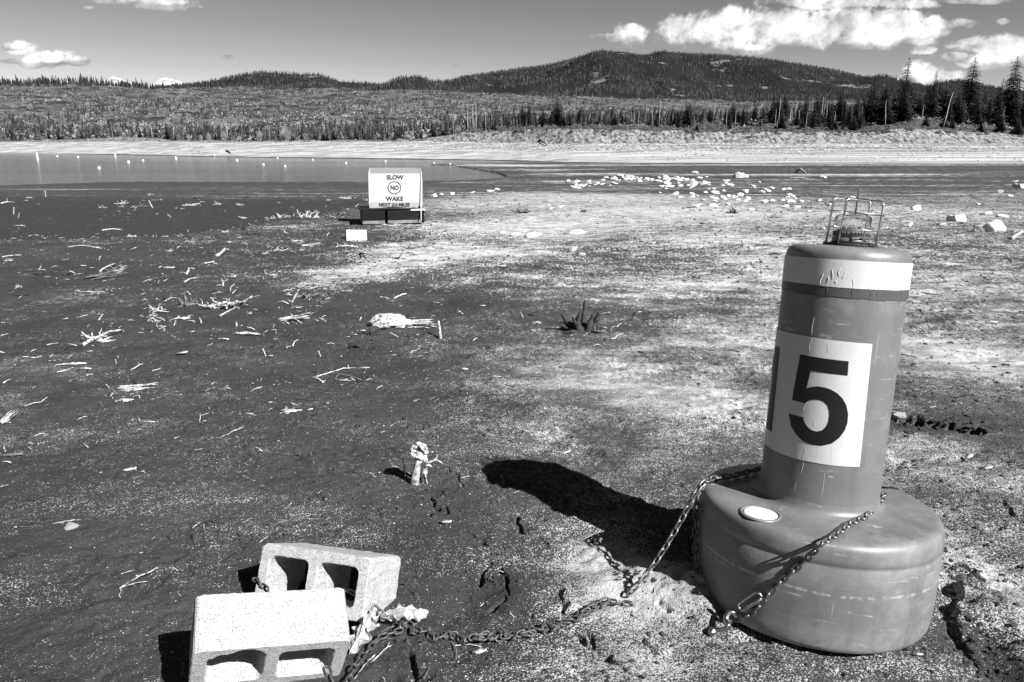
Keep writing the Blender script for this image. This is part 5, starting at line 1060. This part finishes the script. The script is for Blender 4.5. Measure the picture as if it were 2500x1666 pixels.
# clods torn up along the deep crack, by the chain and in the trench on the right
def clods():
    r = np.random.RandomState(15); V = []; n = 0; Fs = []
    bm = bmesh.new(); bmesh.ops.create_icosphere(bm, subdivisions=2, radius=.5); bv = np.array([v.co[:] for v in bm.verts]); bf = np.array([[v.index for v in f.verts] for f in bm.faces]); bm.free()
    for px, py, sx, sy, k, s0 in ((2270, 1036, 60, 10, 130, .05), (2350, 1040, 60, 6, 60, .03), (2350, 1420, 26, 45, 150, .028), (2400, 1580, 40, 45, 200, .03), (1190, 1430, 50, 32, 120, .020), (1560, 1440, 40, 10, 60, .018), (870, 838, 30, 6, 60, .06), (905, 812, 24, 5, 40, .05), (2300, 1300, 20, 60, 60, .02), (1480, 1620, 60, 20, 60, .018)):
        for i in range(k):
            qx, qy = px + r.normal() * sx, py + r.normal() * sy; pl = plane_pt(qx, qy); z0 = gz(*pl); sz = s0 * .62 * (.15 + r.uniform() ** 3)
            W3 = bv * r.uniform(.45, 1.45, (len(bv), 1)) * sz * np.array([r.uniform(.8, 1.6), r.uniform(.8, 1.3), .7]); V.append(W3 + np.array([pl[0], pl[1], z0 + .12 * sz])); Fs.append(bf + n); n += len(bv)
    me = mesh_np('mud_clods', np.vstack(V), [np.vstack(Fs)], False); o = link('mud_clods', me, mat('wet_clod', .018, .045, .9, 60, bump=.003)); tag(o, 'dark crumbled clods of wet mud along the cracks', 'mud', None, 'stuff')
clods()
# loose litter, grit and twigs : nobody could count them
def litter():
    r = np.random.RandomState(4)
    def scat(name, n, rmin, rmax, smin, smax, m, label, elong=1., pw=1., amin=-40, amax=40):
        u = r.uniform(0, 1, n) ** pw; R_ = rmin * (rmax / rmin) ** u; a = np.radians(r.uniform(amin, amax, n)); X = R_ * np.sin(a); Y = R_ * np.cos(a)
        d = segdist(X, Y, SPIT); keep = (d < .0) | (r.uniform(0, 1, n) < .12); cl = fbm(X / (.25 * R_), Y / (.25 * R_), 3, 65) > r.uniform(-.6, .5, n); keep &= cl
        keep &= ~(inpoly(X, Y, WFULL)); X, Y, R_ = X[keep], Y[keep], R_[keep]; n = len(X)
        Z = znear(X, Y, True); s_ = r.uniform(smin, smax, n) * (.25 + .75 * r.uniform(0, 1, n) ** 3) * (R_ / 2.5) ** .62; th = r.uniform(0, PI, n); tl = r.uniform(-.12, .35, n) if elong > 3 else r.uniform(-.3, .3, n)
        if elong > 3:    # bent three-segment twig of triangular section
            t = np.array([-.5, -.17, .17, .5]); off = np.stack([np.zeros(n), r.uniform(-.12, .12, n), r.uniform(-.15, .15, n), np.zeros(n)], 1); V = np.zeros((n, 4, 3, 3)); w_ = s_ / elong
            for i in range(4):
                cx = t[i] * s_; cy = off[:, i] * s_
                for k in range(3):
                    an = 2 * PI * k / 3; oy = np.cos(an) * w_ * .5; oz = np.sin(an) * w_ * .5 + w_ * .3
                    y_ = cy + oy; V[:, i, k, 0] = X + cx * np.cos(th) - y_ * np.sin(th); V[:, i, k, 1] = Y + cx * np.sin(th) + y_ * np.cos(th); V[:, i, k, 2] = Z + oz + (t[i] + .5) * s_ * tl
            q = np.array([(i * 3 + k, i * 3 + (k + 1) % 3, i * 3 + 3 + (k + 1) % 3, i * 3 + 3 + k) for i in range(3) for k in range(3)]); Fq = (q[None] + np.arange(n)[:, None, None] * 12).reshape(-1, 4); me = mesh_np(name, V.reshape(-1, 3), [Fq], False)
        else:
            bm = bmesh.new(); bmesh.ops.create_icosphere(bm, subdivisions=1, radius=.5); bv = np.array([v.co[:] for v in bm.verts]); bf = np.array([[v.index for v in f.verts] for f in bm.faces]); bm.free()
            jit = bv[None] * r.uniform(.6, 1.25, (n, len(bv), 1)) * s_[:, None, None]; jit[:, :, 0] *= r.uniform(.8, 1.8, (n, 1)); jit[:, :, 2] *= .6; c, s2 = np.cos(th)[:, None], np.sin(th)[:, None]
            V = np.stack([jit[:, :, 0] * c - jit[:, :, 1] * s2 + X[:, None], jit[:, :, 0] * s2 + jit[:, :, 1] * c + Y[:, None], jit[:, :, 2] + Z[:, None] + .1 * s_[:, None]], -1); me = mesh_np(name, V.reshape(-1, 3), [(bf[None] + np.arange(n)[:, None, None] * len(bv)).reshape(-1, 3)], True)
        o = link(name, me, m); tag(o, label, 'litter', None, 'stuff')
    scat('twig_litter', 5200, 1.6, 60, .008, .05, M_wood, 'small bleached twigs strewn over the lake bed', 14, .9)
    scat('twig_litter', 8000, 1.6, 60, .012, .07, M_wood3, 'small dark twigs strewn over the lake bed', 12, .9)
    scat('pebbles', 26000, 1.4, 60, .0015, .008, M_rock, 'pale grit and small pebbles on the mud', 1, .8)
    scat('mud_crumbs', 26000, 1.4, 60, .006, .024, mat('mud_crumb', .02, .05, .95, 40), 'loose dark crumbs of dried mud', 1, .8)
litter()
def drift_litter():
    r = random.Random(77); mb1, mb2 = MB(), MB(); src = [(a[1], a[2], a[3]) for a in L_ if a[3] > 24] + [(x_, 575 + 8 * math.sin(x_ * .05), 30) for x_ in range(0, 560, 18)] + [(x_, 520 + (860 - x_) * .1, 26) for x_ in range(640, 900, 16)]
    for px, py, w_ in src:
        for i in range(12 if w_ > 34 else 5):
            qx = px + r.gauss(0, .75) * w_; qy = py + r.gauss(0, .22) * w_
            if qy < 440 or not (-60 < qx < 2560): continue
            pl = plane_pt(qx, qy); zz = gz(*pl); L = r.uniform(.015, .07) * (w_ / 50.) ** .5 * (pl[1] / 5.) ** .7; a = r.uniform(0, 6.28); up_ = abs(r.gauss(0, .35)); c = Vector((pl[0], pl[1], zz + .003)); d = Vector((math.cos(a), math.sin(a) * .8, up_)).normalized()
            m_ = c + d * L * .5 + Vector((r.gauss(0, .1), r.gauss(0, .1), abs(r.gauss(0, .1)))) * L; rr_ = L * r.uniform(.03, .07) + .0006
            (mb1 if r.random() < .55 else mb2).tube([c, m_, c + d * L], [rr_, rr_ * .8, rr_ * .4], 4, False)
    for mb, m_, lb in ((mb1, M_wood, 'small pale roots and splinters gathered round the driftwood'), (mb2, D3, 'small dark roots and splinters gathered round the driftwood')):
        o = link('twig_litter', mb.mesh('twig_litter', False), m_); tag(o, lb, 'litter', None, 'stuff')
drift_litter()

# ------------------------------------------------------------------ floating sign
pf = Gp(965, 547); K = depth(pf) / F
raft = empty('floating_sign', pf, 'white slow no wake sign standing on a stranded black float', 'sign')
M_float = mat('black_float', .004, .009, .5, 3, 5, .6, bump=.004, bscale=6, spec=.2); M_panel = mat('sign_white', .36, .42, .45, 4); M_frame = mat('sign_frame', .5, .6, .4, 20)
M_dirt = mat('float_dirt', .06, .25, .7, 9, 6, .7)
yaw = math.radians(14); Rz = Matrix.Rotation(yaw, 3, 'Z')
def rp(x_, y_, z_): return Rz @ Vector((x_ * K, y_ * K, z_ * K))
def rbox(name, x0, x1, y0, y1, z0, z1, m, parent=raft, bv=2):
    mb = MB(); mb.box(rp((x0 + x1) / 2, (y0 + y1) / 2, (z0 + z1) / 2), ((x1 - x0) * K, (y1 - y0) * K, (z1 - z0) * K), Rz); o = link(name, mb.mesh(name, False), m, parent); bevel(o, bv * K); return o
rbox('float', -79, -24, -4, 100, 0, 33, M_float); rbox('float', -19, 62, -4, 100, 0, 33, M_float); rbox('float', -81, 70, 2, 96, 28, 36.5, M_float)
rbox('float', 64.5, 72, -2, 96, 1, 32, M_float)
rbox('dirt_line', -78, -25, -4.6, -3, 1.5, 9, M_dirt, bv=.3); rbox('dirt_line', -18, 61, -4.6, -3, 1.5, 9, M_dirt, bv=.3)
rbox('deck_edge', 38, 74, -7, 4, 31.5, 35, M_frame, bv=.5); rbox('deck_edge', -84, -60, -6, 6, 34, 36.8, M_float, bv=.5)
def sp(px, py, y_=0):      # sign plane facing the camera at the raft
    return tz(px, py, depth(pf) + y_) - pf
def quad_panel(name, c4, th, m, parent=raft):
    a, b, c, d = c4; n_ = (b - a).cross(d - a).normalized(); V = [v for v in c4] + [v - n_ * th for v in c4]
    if n_.y > 0: V = [v for v in c4] + [v + n_ * th for v in c4]
    mb = MB(); mb.add(V, [(0, 1, 2, 3), (7, 6, 5, 4), (0, 4, 5, 1), (1, 5, 6, 2), (2, 6, 7, 3), (3, 7, 4, 0)]); o = link(name, mb.mesh(name, False), m, parent); return o
fr = .15
quad_panel('sign_panel', [sp(901, 495, .12), sp(1025.5, 495, .12), sp(1025.5, 424, .22), sp(901, 424, .22)], .05, M_panel)
quad_panel('top_strip', [sp(901.5, 423.6, .22), sp(1025, 423.6, .22), sp(1024.5, 410, .62), sp(902.5, 410, .62)], .05, mat('sign_top_shade', .2, .25, .4, 6))  # greyer colour paints in the weaker light on this tilted-back strip
quad_panel('lower_strip', [sp(902, 508, .135), sp(1020, 508, .135), sp(1025, 495.4, .112), sp(901, 495.4, .112)], .05, mat('sign_lower', .3, .36, .5, 6))
for nm, P_, r_ in (('sign_leg', [sp(1028, 541, -.05), sp(1028, 500, .05), sp(1028.6, 424, .2), sp(1025.8, 411, .6)], 1.2), ('sign_leg', [sp(1021, 512, .3), sp(1028, 496, .1)], 1.), ('sign_leg', [sp(1032.5, 511, .9), sp(1028, 492, .2)], 1.), ('sign_leg', [sp(898, 508, .2), sp(901.5, 493, .1), sp(900.6, 424, .2), sp(902, 411, .6)], 1.1), ('sign_leg', [sp(1030, 540, .2), sp(1030.2, 440, .4), sp(1026, 411, .66)], .7)):
    mb = MB(); mb.tube(P_, r_ * K, 8); link(nm, mb.mesh(nm), M_frame, raft)
mb = MB(); V = []; nx, ny = 30, 10      # black rubber sheet humped over the deck
for j in range(ny):
    for i in range(nx):
        u, v = i / (nx - 1), j / (ny - 1); h = 37 + 4.5 * math.sin(PI * u) ** 1.5 * math.sin(PI * min(1, v * 1.3 + .15)) + 1.2 * math.sin(u * 14) * v; V.append(rp(-66 + 118 * u, -6 + 18 * v, h if 0 < j else 34))
mb.add(V, [(j * nx + i, j * nx + i + 1, (j + 1) * nx + i + 1, (j + 1) * nx + i) for j in range(ny - 1) for i in range(nx - 1)]); o = link('rubber_sheet', mb.mesh('rubber_sheet'), M_float, raft); sd_ = o.modifiers.new('thick', 'SOLIDIFY'); sd_.thickness = .02
def text(name, body, px, py, hpx, m, wpx=None, y_=.1, off=.0, parent=raft):
    cu = bpy.data.curves.new(name, 'FONT'); cu.body = body; cu.align_x = 'CENTER'; cu.align_y = 'CENTER'; cu.size = 1; cu.offset = off; cu.extrude = .004; to = bpy.data.objects.new('tmp', cu); COL.objects.link(to)
    bpy.context.view_layer.update(); me = bpy.data.meshes.new_from_object(to.evaluated_get(bpy.context.evaluated_depsgraph_get())); bpy.data.objects.remove(to); me.materials.clear()
    co = np.zeros(len(me.vertices) * 3, np.float32); me.vertices.foreach_get('co', co); co = co.reshape(-1, 3); lo, hi = co.min(0), co.max(0)
    c = sp(px, py, y_); Ks = (depth(pf) + y_) / F; sy = hpx * Ks / (hi[1] - lo[1]); sx = (wpx * Ks / (hi[0] - lo[0])) if wpx else sy
    hi_ = py < 495.3; A_, B_ = (sp(963, 495, .12), sp(963, 424, .22)) if hi_ else (sp(963, 508, .135), sp(963, 495.4, .112)); up = (B_ - A_).normalized(); nn = Vector((0, -up.z, up.y)); f_ = ((495 - py) / 71.) if hi_ else ((508 - py) / 12.6); c = A_.lerp(B_, f_); c.x = sp(px, py, .15).x; c = c + nn * .004
    X = (co[:, 0] - (lo[0] + hi[0]) / 2) * sx; Yv = (co[:, 1] - (lo[1] + hi[1]) / 2) * sy; D_ = co[:, 2] * .4
    V = np.array(c)[None] + np.outer(X, (1, 0, 0)) + np.outer(Yv, np.array(up)) + np.outer(D_ + .002, np.array(nn))
    me.vertices.foreach_set('co', V.astype(np.float32).ravel()); me.update(); me.name = name; return link(name, me, m, parent)
M_ink = mat('sign_ink', .012, .015, .5, 10); M_ring = mat('sign_ring', .05, .07, .5, 10)
text('lettering', 'SLOW', 964, 433.6, 11.8, M_ink, 42, .17, .03); text('lettering', 'NO', 963.5, 459, 11.8, M_ink, 20, .135, .032); text('lettering', 'WAKE', 963.5, 486, 11.8, M_ink, 43, .09, .03); text('lettering', 'NEXT 3/4 MILES', 963.5, 500.2, 8.4, M_ink, 75, .12, .03)
A_, B_ = sp(963, 495, .12), sp(963, 424, .22); up = (B_ - A_).normalized(); nn = Vector((0, -up.z, up.y)); c = A_.lerp(B_, 36. / 71) + nn * .006; mb = MB(); n = 64; V = []
for i in range(n):
    a = 2 * PI * i / n
    for r_ in (14.2, 16.8): V.append(c + Vector((math.cos(a) * r_ * K, 0, 0)) + up * math.sin(a) * r_ * K)
mb.add(V, [(2 * i, 2 * i + 1, (2 * i + 3) % (2 * n), (2 * i + 2) % (2 * n)) for i in range(n)]); link('warning_ring', mb.mesh('warning_ring', False), M_ring, raft)
# pale box on the mud
pb = Gp(862, 590); Kb = depth(pb) / F
mb = MB(); mb.box((0, .3, 10 * Kb), (50 * Kb, 24 * Kb, 27 * Kb), Matrix.Rotation(math.radians(22), 3, 'Z') @ Matrix.Rotation(math.radians(3), 3, 'Y') @ Matrix.Rotation(math.radians(-9), 3, 'X'))
o = link('foam_block', mb.mesh('foam_block', False), mat('foam', .45, .62, .9, 9, bump=.004), None, pb); bevel(o, .6 * Kb); tag(o, 'pale rectangular block lying in front of the no wake sign', 'block')

# ------------------------------------------------------------------ marker floats on the water
M_fl = mat('white_float', .6, .7, .5, 6)
def wpt(px, py):
    d = ray(px, py); k = (WZ - CAMZ) / d.z; return Vector((d.x * k, d.y * k, WZ))
for i, (px, py, w_, tall) in enumerate([(92, 388, 7, 2.4), (140, 383, 5, 1), (191, 385, 5.5, 1), (282, 384, 4.5, 2.2), (314, 397, 7.5, 1), (242, 411, 8, 1), (349, 393, 6, 1), (430, 389, 5.5, 1), (429, 385, 4, 1), (524, 383, 4, 1.5), (579, 393, 5.5, 1), (643, 403, 6, 1), (696, 407, 6.5, 1), (678, 387, 4, 1), (764, 391, 4.5, 1), (845, 399, 5, 1), (941, 395, 5.5, 1), (1060, 399, 4.5, 1), (1099, 403, 6, 1)]):
    p = wpt(px, py); r_ = w_ / 2 * depth(p) / F * .92; mb = MB()
    if tall > 1.2: mb.lathe([(0, -.2 * r_), (r_, -.1 * r_), (r_, .5 * r_), (r_ * .6, .6 * r_), (r_ * .6, tall * 1.7 * r_), (r_ * .5, tall * 1.9 * r_), (0, tall * 1.95 * r_)], 16)
    else: mb.lathe([(0, -.5 * r_), (.7 * r_, -.4 * r_), (r_, .1 * r_), (.9 * r_, .6 * r_), (.55 * r_, 1.05 * r_), (.2 * r_, 1.3 * r_), (.18 * r_, 1.5 * r_), (0, 1.52 * r_)], 16)
    o = link('marker_float', mb.mesh('marker_float'), M_fl, None, p); used_n = ['tall white marker nearest the left edge of the lake', 'small white float just right of the tall left marker', 'second small float right of the tall left marker', 'thin white pole marker near the far shore', 'white float beyond the largest one', 'largest and nearest white float on the left of the lake', 'white float right of the thin pole marker', 'lower float of the close pair mid lake', 'upper float of the close pair mid lake', 'small post float touching the far shore line', 'white float below the post float', 'white float left of the low flat float', 'low flat white float left of the sign', 'tiny float near the far shore left of the sign', 'tiny float beyond the low flat one', 'white float just left of the sign top', 'float seen just above the sign', 'small float right of the sign top', 'rightmost white float at the end of the mud spit'][i]
    tag(o, used_n, 'marker float', 'white marker floats on the lake')

# ------------------------------------------------------------------ individual trees
M_needle = mat('needles', .020, .060, .9, 1.2, 4, .6, spec=.05); M_trunk = mat('bark', .06, .12, .9, 6); M_snag = mat('dead_wood', .25, .45, .9, 6); M_bare = mat('bare_twigs', .16, .34, .9, 4)
def conifer(seed, fat=.23, top=1., gaps=.0, skirt=.06):
    r = np.random.RandomState(seed); V = []; Fc = []; z = skirt
    while z < .985:
        Rz_ = fat * ((1 - z) ** .75) * (.75 + .5 * r.rand()) * (1.15 if z > .12 else .8) + .008; nb = int(5 + 5 * (1 - z)); a0 = r.uniform(0, 6.28)
        for b in range(nb):
            if r.rand() < gaps: continue
            a = a0 + 6.283 * b / nb + r.uniform(-.25, .25); L = Rz_ * r.uniform(.6, 1.2); dr = r.uniform(.12, .4) * L; ca, sa = math.cos(a), math.sin(a)
            for s_ in range(5):           # drooping sprays along the branch
                t = (s_ + .6) / 5; c = np.array([ca * L * t, sa * L * t, z - dr * t * t + .012 * (1 - t)]); wd = L * (.42 - .28 * t) + .006
                for sg in (-1, 1):
                    tip = c + np.array([-sa * sg * wd + ca * wd * .5, ca * sg * wd + sa * wd * .5, -wd * r.uniform(.1, .7)]); i = len(V); V += [c + np.array([ca, sa, 0]) * L * .12, c - np.array([ca, sa, 0]) * L * .12, tip]; Fc.append((i, i + 1, i + 2))
        z += r.uniform(.018, .034)
    i = len(V); V += [np.array([.008, 0, .95]), np.array([-.008, .004, .95]), np.array([0, 0, 1.0])]; Fc.append((i, i + 1, i + 2))
    me = mesh_np('crown', np.array(V), [np.array(Fc)], False); me.materials.append(M_needle)
    mb = MB(); mb.tube([(0, 0, -.02), (0, 0, .3), (0, 0, .7), (0, 0, .97)], [.016, .012, .007, .002], 7); tr = mb.mesh('trunk'); tr.materials.append(M_trunk); return me, tr
CON = [conifer(1, .20), conifer(2, .26), conifer(3, .17, gaps=.15), conifer(4, .32, skirt=.02), conifer(5, .22, gaps=.3), conifer(6, .28, gaps=.1)]
def zfp(x_, y_): s_ = np.array([x_ / y_]); return float(zfar(np.clip(s_, SC[0], SC[-1]), np.array([float(y_)]))[0])
def tree(px, dY, hpx, kind, label, group=None, name='conifer_tree', Yabs=None):
    """dY: distance behind the local shore line"""
    s_ = s_of(px); Y = (float(yshore(np.array([s_]))[0]) + dY) if Yabs is None else Yabs; x_ = s_ * Y; z_ = zfp(x_, Y); h = hpx * Y / F * .97
    root = empty(name, (x_, Y, z_ - .1), label, 'tree', group); cr, tr = CON[kind]; a = rnd.uniform(0, 6.28); sx = h * rnd.uniform(.85, 1.15)
    for nm, me in (('crown', cr), ('trunk', tr)):
        o = bpy.data.objects.new(nm, me); COL.objects.link(o); o.parent = root; o.scale = (sx, sx, h); o.rotation_euler = (0, 0, a)
    return root
named = [(2195, 75, 140, 2, 'tall ragged conifer with a bare broken top'), (2352, 95, 150, 0, 'tall pointed conifer rising above the stand right of the ragged one'), (2452, 90, 158, 1, 'tallest full crowned conifer near the right edge'), (2265, 95, 110, 2, 'slim spire conifer between the two tall ones'), (1360, 68, 66, 3, 'broad dark conifer alone at the left end of the bank'), (2196, 60, 82, 3, 'wide skirted conifer in front of the ragged tall one'), (2120, 70, 105, 0, 'dark conifer at the left edge of the right hand stand'), (2150, 62, 95, 1, 'dense conifer on the bank edge left of the clearing'), (1325, 66, 46, 1, 'narrow conifer just left of the broad lone one'), (1672, 66, 52, 1, 'tallest dark conifer of the mid bank group'), (1605, 64, 56, 2, 'conifer with a pale trunk in the mid bank group'), (1542, 62, 40, 4, 'small sparse conifer at the left of the mid bank group')]
for px, dY, h, k, lb in named: tree(px, dY, h, k, lb)
rg = random.Random(31)
for i in range(78):
    px = 2075 + 430 * rg.random() ** .85; dY = rg.uniform(58, 120)
    if 2205 < px < 2290 and dY < 92: dY = rg.uniform(95, 125)
    h = rg.uniform(48, 92) * (.75 if px < 2200 else 1.0 if px < 2380 else 1.2) * (.8 if rg.random() < .4 else 1)
    tree(px, dY, h, rg.randrange(6), 'dark conifer in the dense stand on the right bank', 'dark conifers of the right stand')
for i in range(64):
    px = 1880 + 250 * rg.random(); tree(px, rg.uniform(50, 110), rg.uniform(24, 72), rg.randrange(6), 'conifer of the thin group left of the dense right stand', 'thin group of conifers left of the right stand')
for i in range(46):
    px = 1260 + 640 * rg.random(); tree(px, rg.uniform(56, 100), rg.uniform(18, 52), rg.choice([1, 3, 5, 4]), 'small conifer on the terrace behind the far bank', 'small conifers on the terrace')
for i in range(70):
    px = 5 + 1240 * rg.random(); tree(px, rg.uniform(46, 62), rg.uniform(12, 30), rg.choice([1, 3, 5, 4]), 'small dark conifer standing where the forest meets the pale beach', 'small conifers behind the beach')
for px, h in [(2300, 34), (2255, 30), (2035, 30), (2080, 36), (1905, 40), (1990, 46), (2395, 40), (2440, 36), (2480, 44), (1955, 30), (2320, 26), (1700, 18), (1780, 16)]:
    tree(px, rg.uniform(44, 54), h, 3, 'bushy young conifer at the very edge of the bank', 'young conifers at the bank edge')
def snagm(seed):
    r = random.Random(seed); mb = MB(); mb.tube([(0, 0, -.02), (.004, 0, .4), (r.uniform(-.02, .02), 0, .8), (r.uniform(-.02, .02), 0, 1)], [.014, .011, .007, .002], 6)
    for i in range(14):
        z = r.uniform(.3, .95); a = r.uniform(0, 6.28); L = .07 * (1.2 - z); mb.tube([(0, 0, z), (math.cos(a) * L, math.sin(a) * L, z - L * .1)], [.003, .001], 4)
    me = mb.mesh('dead_tree'); me.materials.append(M_snag); return me
SN = [snagm(i) for i in range(4)]
def snag(px, dY, hpx, label, group=None, lean=0):
    s_ = s_of(px); Y = float(yshore(np.array([s_]))[0]) + dY; h = hpx * Y / F; o = bpy.data.objects.new('dead_tree', SN[rnd.randrange(4)]); COL.objects.link(o); o.location = (s_ * Y, Y, zfp(s_ * Y, Y) - .1); w_ = max(h, 5); o.scale = (w_, w_, h); o.rotation_euler = (0, lean, rnd.uniform(0, 6) if not lean else 0); tag(o, label, 'dead tree', group)
for px, dY, h, lb, ln in [(2000, 70, 62, 'tallest pale dead trunk above the bank', 0), (2012, 72, 52, 'dead trunk just right of the tallest one', 0), (1607, 60, 60, 'pale dead pole in the mid bank group', 0), (1557, 55, 42, 'short pale pole left of the mid bank group', 0), (1640, 62, 32, 'thin dead pole right of the mid bank group', 0), (2298, 48, 84, 'leaning thin dead tree beside the clearing', .14), (2157, 56, 60, 'dead trunk at the foot of the dense stand', -.08), (1432, 64, 30, 'leaning pale pole on the left terrace', .25), (1897, 70, 60, 'thin dead spar left of the pale knoll', 0), (1155, 50, 62, 'left of two tall pale poles above the beach end', 0), (1163, 51, 72, 'right of two tall pale poles above the beach end', 0), (1186, 50, 52, 'single pale pole right of the two tall ones', 0), (1107, 50, 44, 'pale pole left of the two tall ones', 0), (1142, 50, 58, 'pale pole just left of the two tall ones', 0), (276, 38, 28, 'short dead trunk standing on the left beach hump', 0), (423, 47, 44, 'crooked pale trunk at the left forest edge', .1), (115, 47, 22, 'bare white trunk near the left end of the beach', 0), (185, 48, 34, 'thin pale trunk left of the beach hump', 0), (372, 47, 36, 'thin pale trunk right of the beach hump', 0), (660, 48, 34, 'thin pale trunk beside the white bushes', 0), (1740, 300, 30, 'distant pair of white poles on the mountain foot', 0)]:
    snag(px, dY, h, lb, None, ln)
for i in range(60):
    px = rg.choice([rg.uniform(300, 1250), rg.uniform(1500, 2500), rg.uniform(1850, 2100)]); snag(px, rg.uniform(48, 100), rg.uniform(14, 46), 'thin pale dead stem standing among the shore trees', 'thin dead stems among the shore trees')
def barem(seed):
    r = random.Random(seed); mb = MB()
    for i in range(70):
        a = r.uniform(0, 6.28); s_ = r.uniform(.02, .5); h = r.uniform(.6, 1.) * (1 - .3 * s_); b = r.uniform(0, .12); mb.tube([(math.cos(a) * b, math.sin(a) * b, 0), (math.cos(a) * s_ * .6, math.sin(a) * s_ * .6, h * .6), (math.cos(a) * s_, math.sin(a) * s_, h)], [.012, .009, .003], 4, False)
    me = mb.mesh('bare_bush'); me.materials.append(M_bare); return me
BB = [barem(i) for i in range(3)]
for px, h, lb in [(635, 26, 'round white leafless bush at the back of the beach'), (700, 36, 'largest white leafless bush at the back of the beach'), (548, 24, 'tall pale bush left of the round white one'), (490, 17, 'small pale bush at the left forest edge'), (510, 20, 'pale bush beside the small one at the left forest edge'), (690, 26, 'pale bush merging with the largest white one'), (460, 14, 'lowest pale bush at the left forest edge'), (1835, 22, 'dark twiggy bush at the foot of the bank'), (1120, 20, 'pale bush left of the eroded bank'), (1480, 16, 'low pale bush on the left terrace'), (2400, 24, 'bare bush in the right hand stand')]:
    s_ = s_of(px); Y = float(yshore(np.array([s_]))[0]) + (44 if px < 1250 or px > 1900 else 38); h_ = h * Y / F * 1.1; o = bpy.data.objects.new('bare_bush', BB[rnd.randrange(3)]); COL.objects.link(o); o.location = (s_ * Y, Y, zfp(s_ * Y, Y) - .1); o.scale = (h_ * .8, h_ * .8, h_); o.rotation_euler = (0, 0, rnd.uniform(0, 6)); tag(o, lb, 'bush')
# beach stones, fallen logs and dark turf clods on the bank
M_clod = mat('turf_clod', .02, .07, .95, 3, 6, .7)
def bank_stuff():
    r = np.random.RandomState(8)
    for name, n, px0, px1, d0, d1, s0, s1, m, lb in (('beach_stones', 9000, -200, 2700, 4, 33, .12, .5, M_beach, 'stones covering the pale far beach'), ('turf_clods', 6500, 1120, 2700, 40, 78, .25, 1.3, M_clod, 'dark turf and low plants along the top of the bank'), ('turf_clods', 500, -200, 1150, 33, 46, .15, .7, M_clod, 'dark low plants at the back of the left beach')):
        s_ = r.uniform(s_of(px0), s_of(px1), n); Y = yshore(s_) + r.uniform(d0, d1, n); keep = fbm(s_ * Y / 9, Y / 5, 3, 99) > r.uniform(-.5, .4, n); s_, Y = s_[keep], Y[keep]; n = len(Y); Z = zfar(s_, Y); sz = s0 + (s1 - s0) * r.uniform(0, 1, n) ** 3
        bm = bmesh.new(); bmesh.ops.create_icosphere(bm, subdivisions=1, radius=.5); bv = np.array([v.co[:] for v in bm.verts]); bf = np.array([[v.index for v in f.verts] for f in bm.faces]); bm.free()
        J = bv[None] * r.uniform(.55, 1.3, (n, len(bv), 1)) * sz[:, None, None]; J[:, :, 0] *= r.uniform(1, 2.2, (n, 1)); V = J + np.stack([s_ * Y, Y, Z + .05 * sz], -1)[:, None, :]
        me = mesh_np(name, V.reshape(-1, 3), [(bf[None] + np.arange(n)[:, None, None] * len(bv)).reshape(-1, 3)], False); o = link(name, me, m); tag(o, lb, 'stones' if 'stone' in name else 'turf', None, 'stuff')
bank_stuff()
for (a, da), (b, db), lb, m_ in [((1316, 36), (1336, 28), 'dark fallen trunk lying down the left bank', M_wood3), ((1688, 50), (1694, 36), 'thick dark post standing on the beach below the bank', M_wood3), ((1770, 40), (1800, 55), 'thin fallen trunk slanting down the bank', D2), ((1510, 56), (1575, 62), 'long fallen trunk on the terrace', D2), ((1665, 60), (1672, 54), 'short dark stub among the fallen trunks', M_wood3), ((1070, 52), (1180, 50), 'long dark log along the lip of the bank', M_wood3), ((550, 12), (560, 6), 'small dark stick on the left beach', M_wood3), ((2285, 40), (2320, 44), 'dark log at the foot of the right bank', M_wood3), ((1430, 50), (1415, 40), 'dark crooked root hanging over the bank', M_wood3)]:
    P = []
    for px, dd in ((a, da), (b, db)):
        s_ = s_of(px); Y = float(yshore(np.array([s_]))[0]) + dd; P.append(Vector((s_ * Y, Y, zfp(s_ * Y, Y) + .25)))
    if 'post' in lb: P[0] = P[1] + Vector((-.6, 0, 2.3))
    mb = MB(); c0 = P[0].copy(); mb.tube([P[0] - c0, P[0].lerp(P[1], .5) + Vector((0, 0, .1)) - c0, P[1] - c0], [.22, .2, .1], 8, True, .1, rg); o = link('fallen_trunk', mb.mesh('fallen_trunk'), m_, None, c0); tag(o, lb, 'fallen trunk')
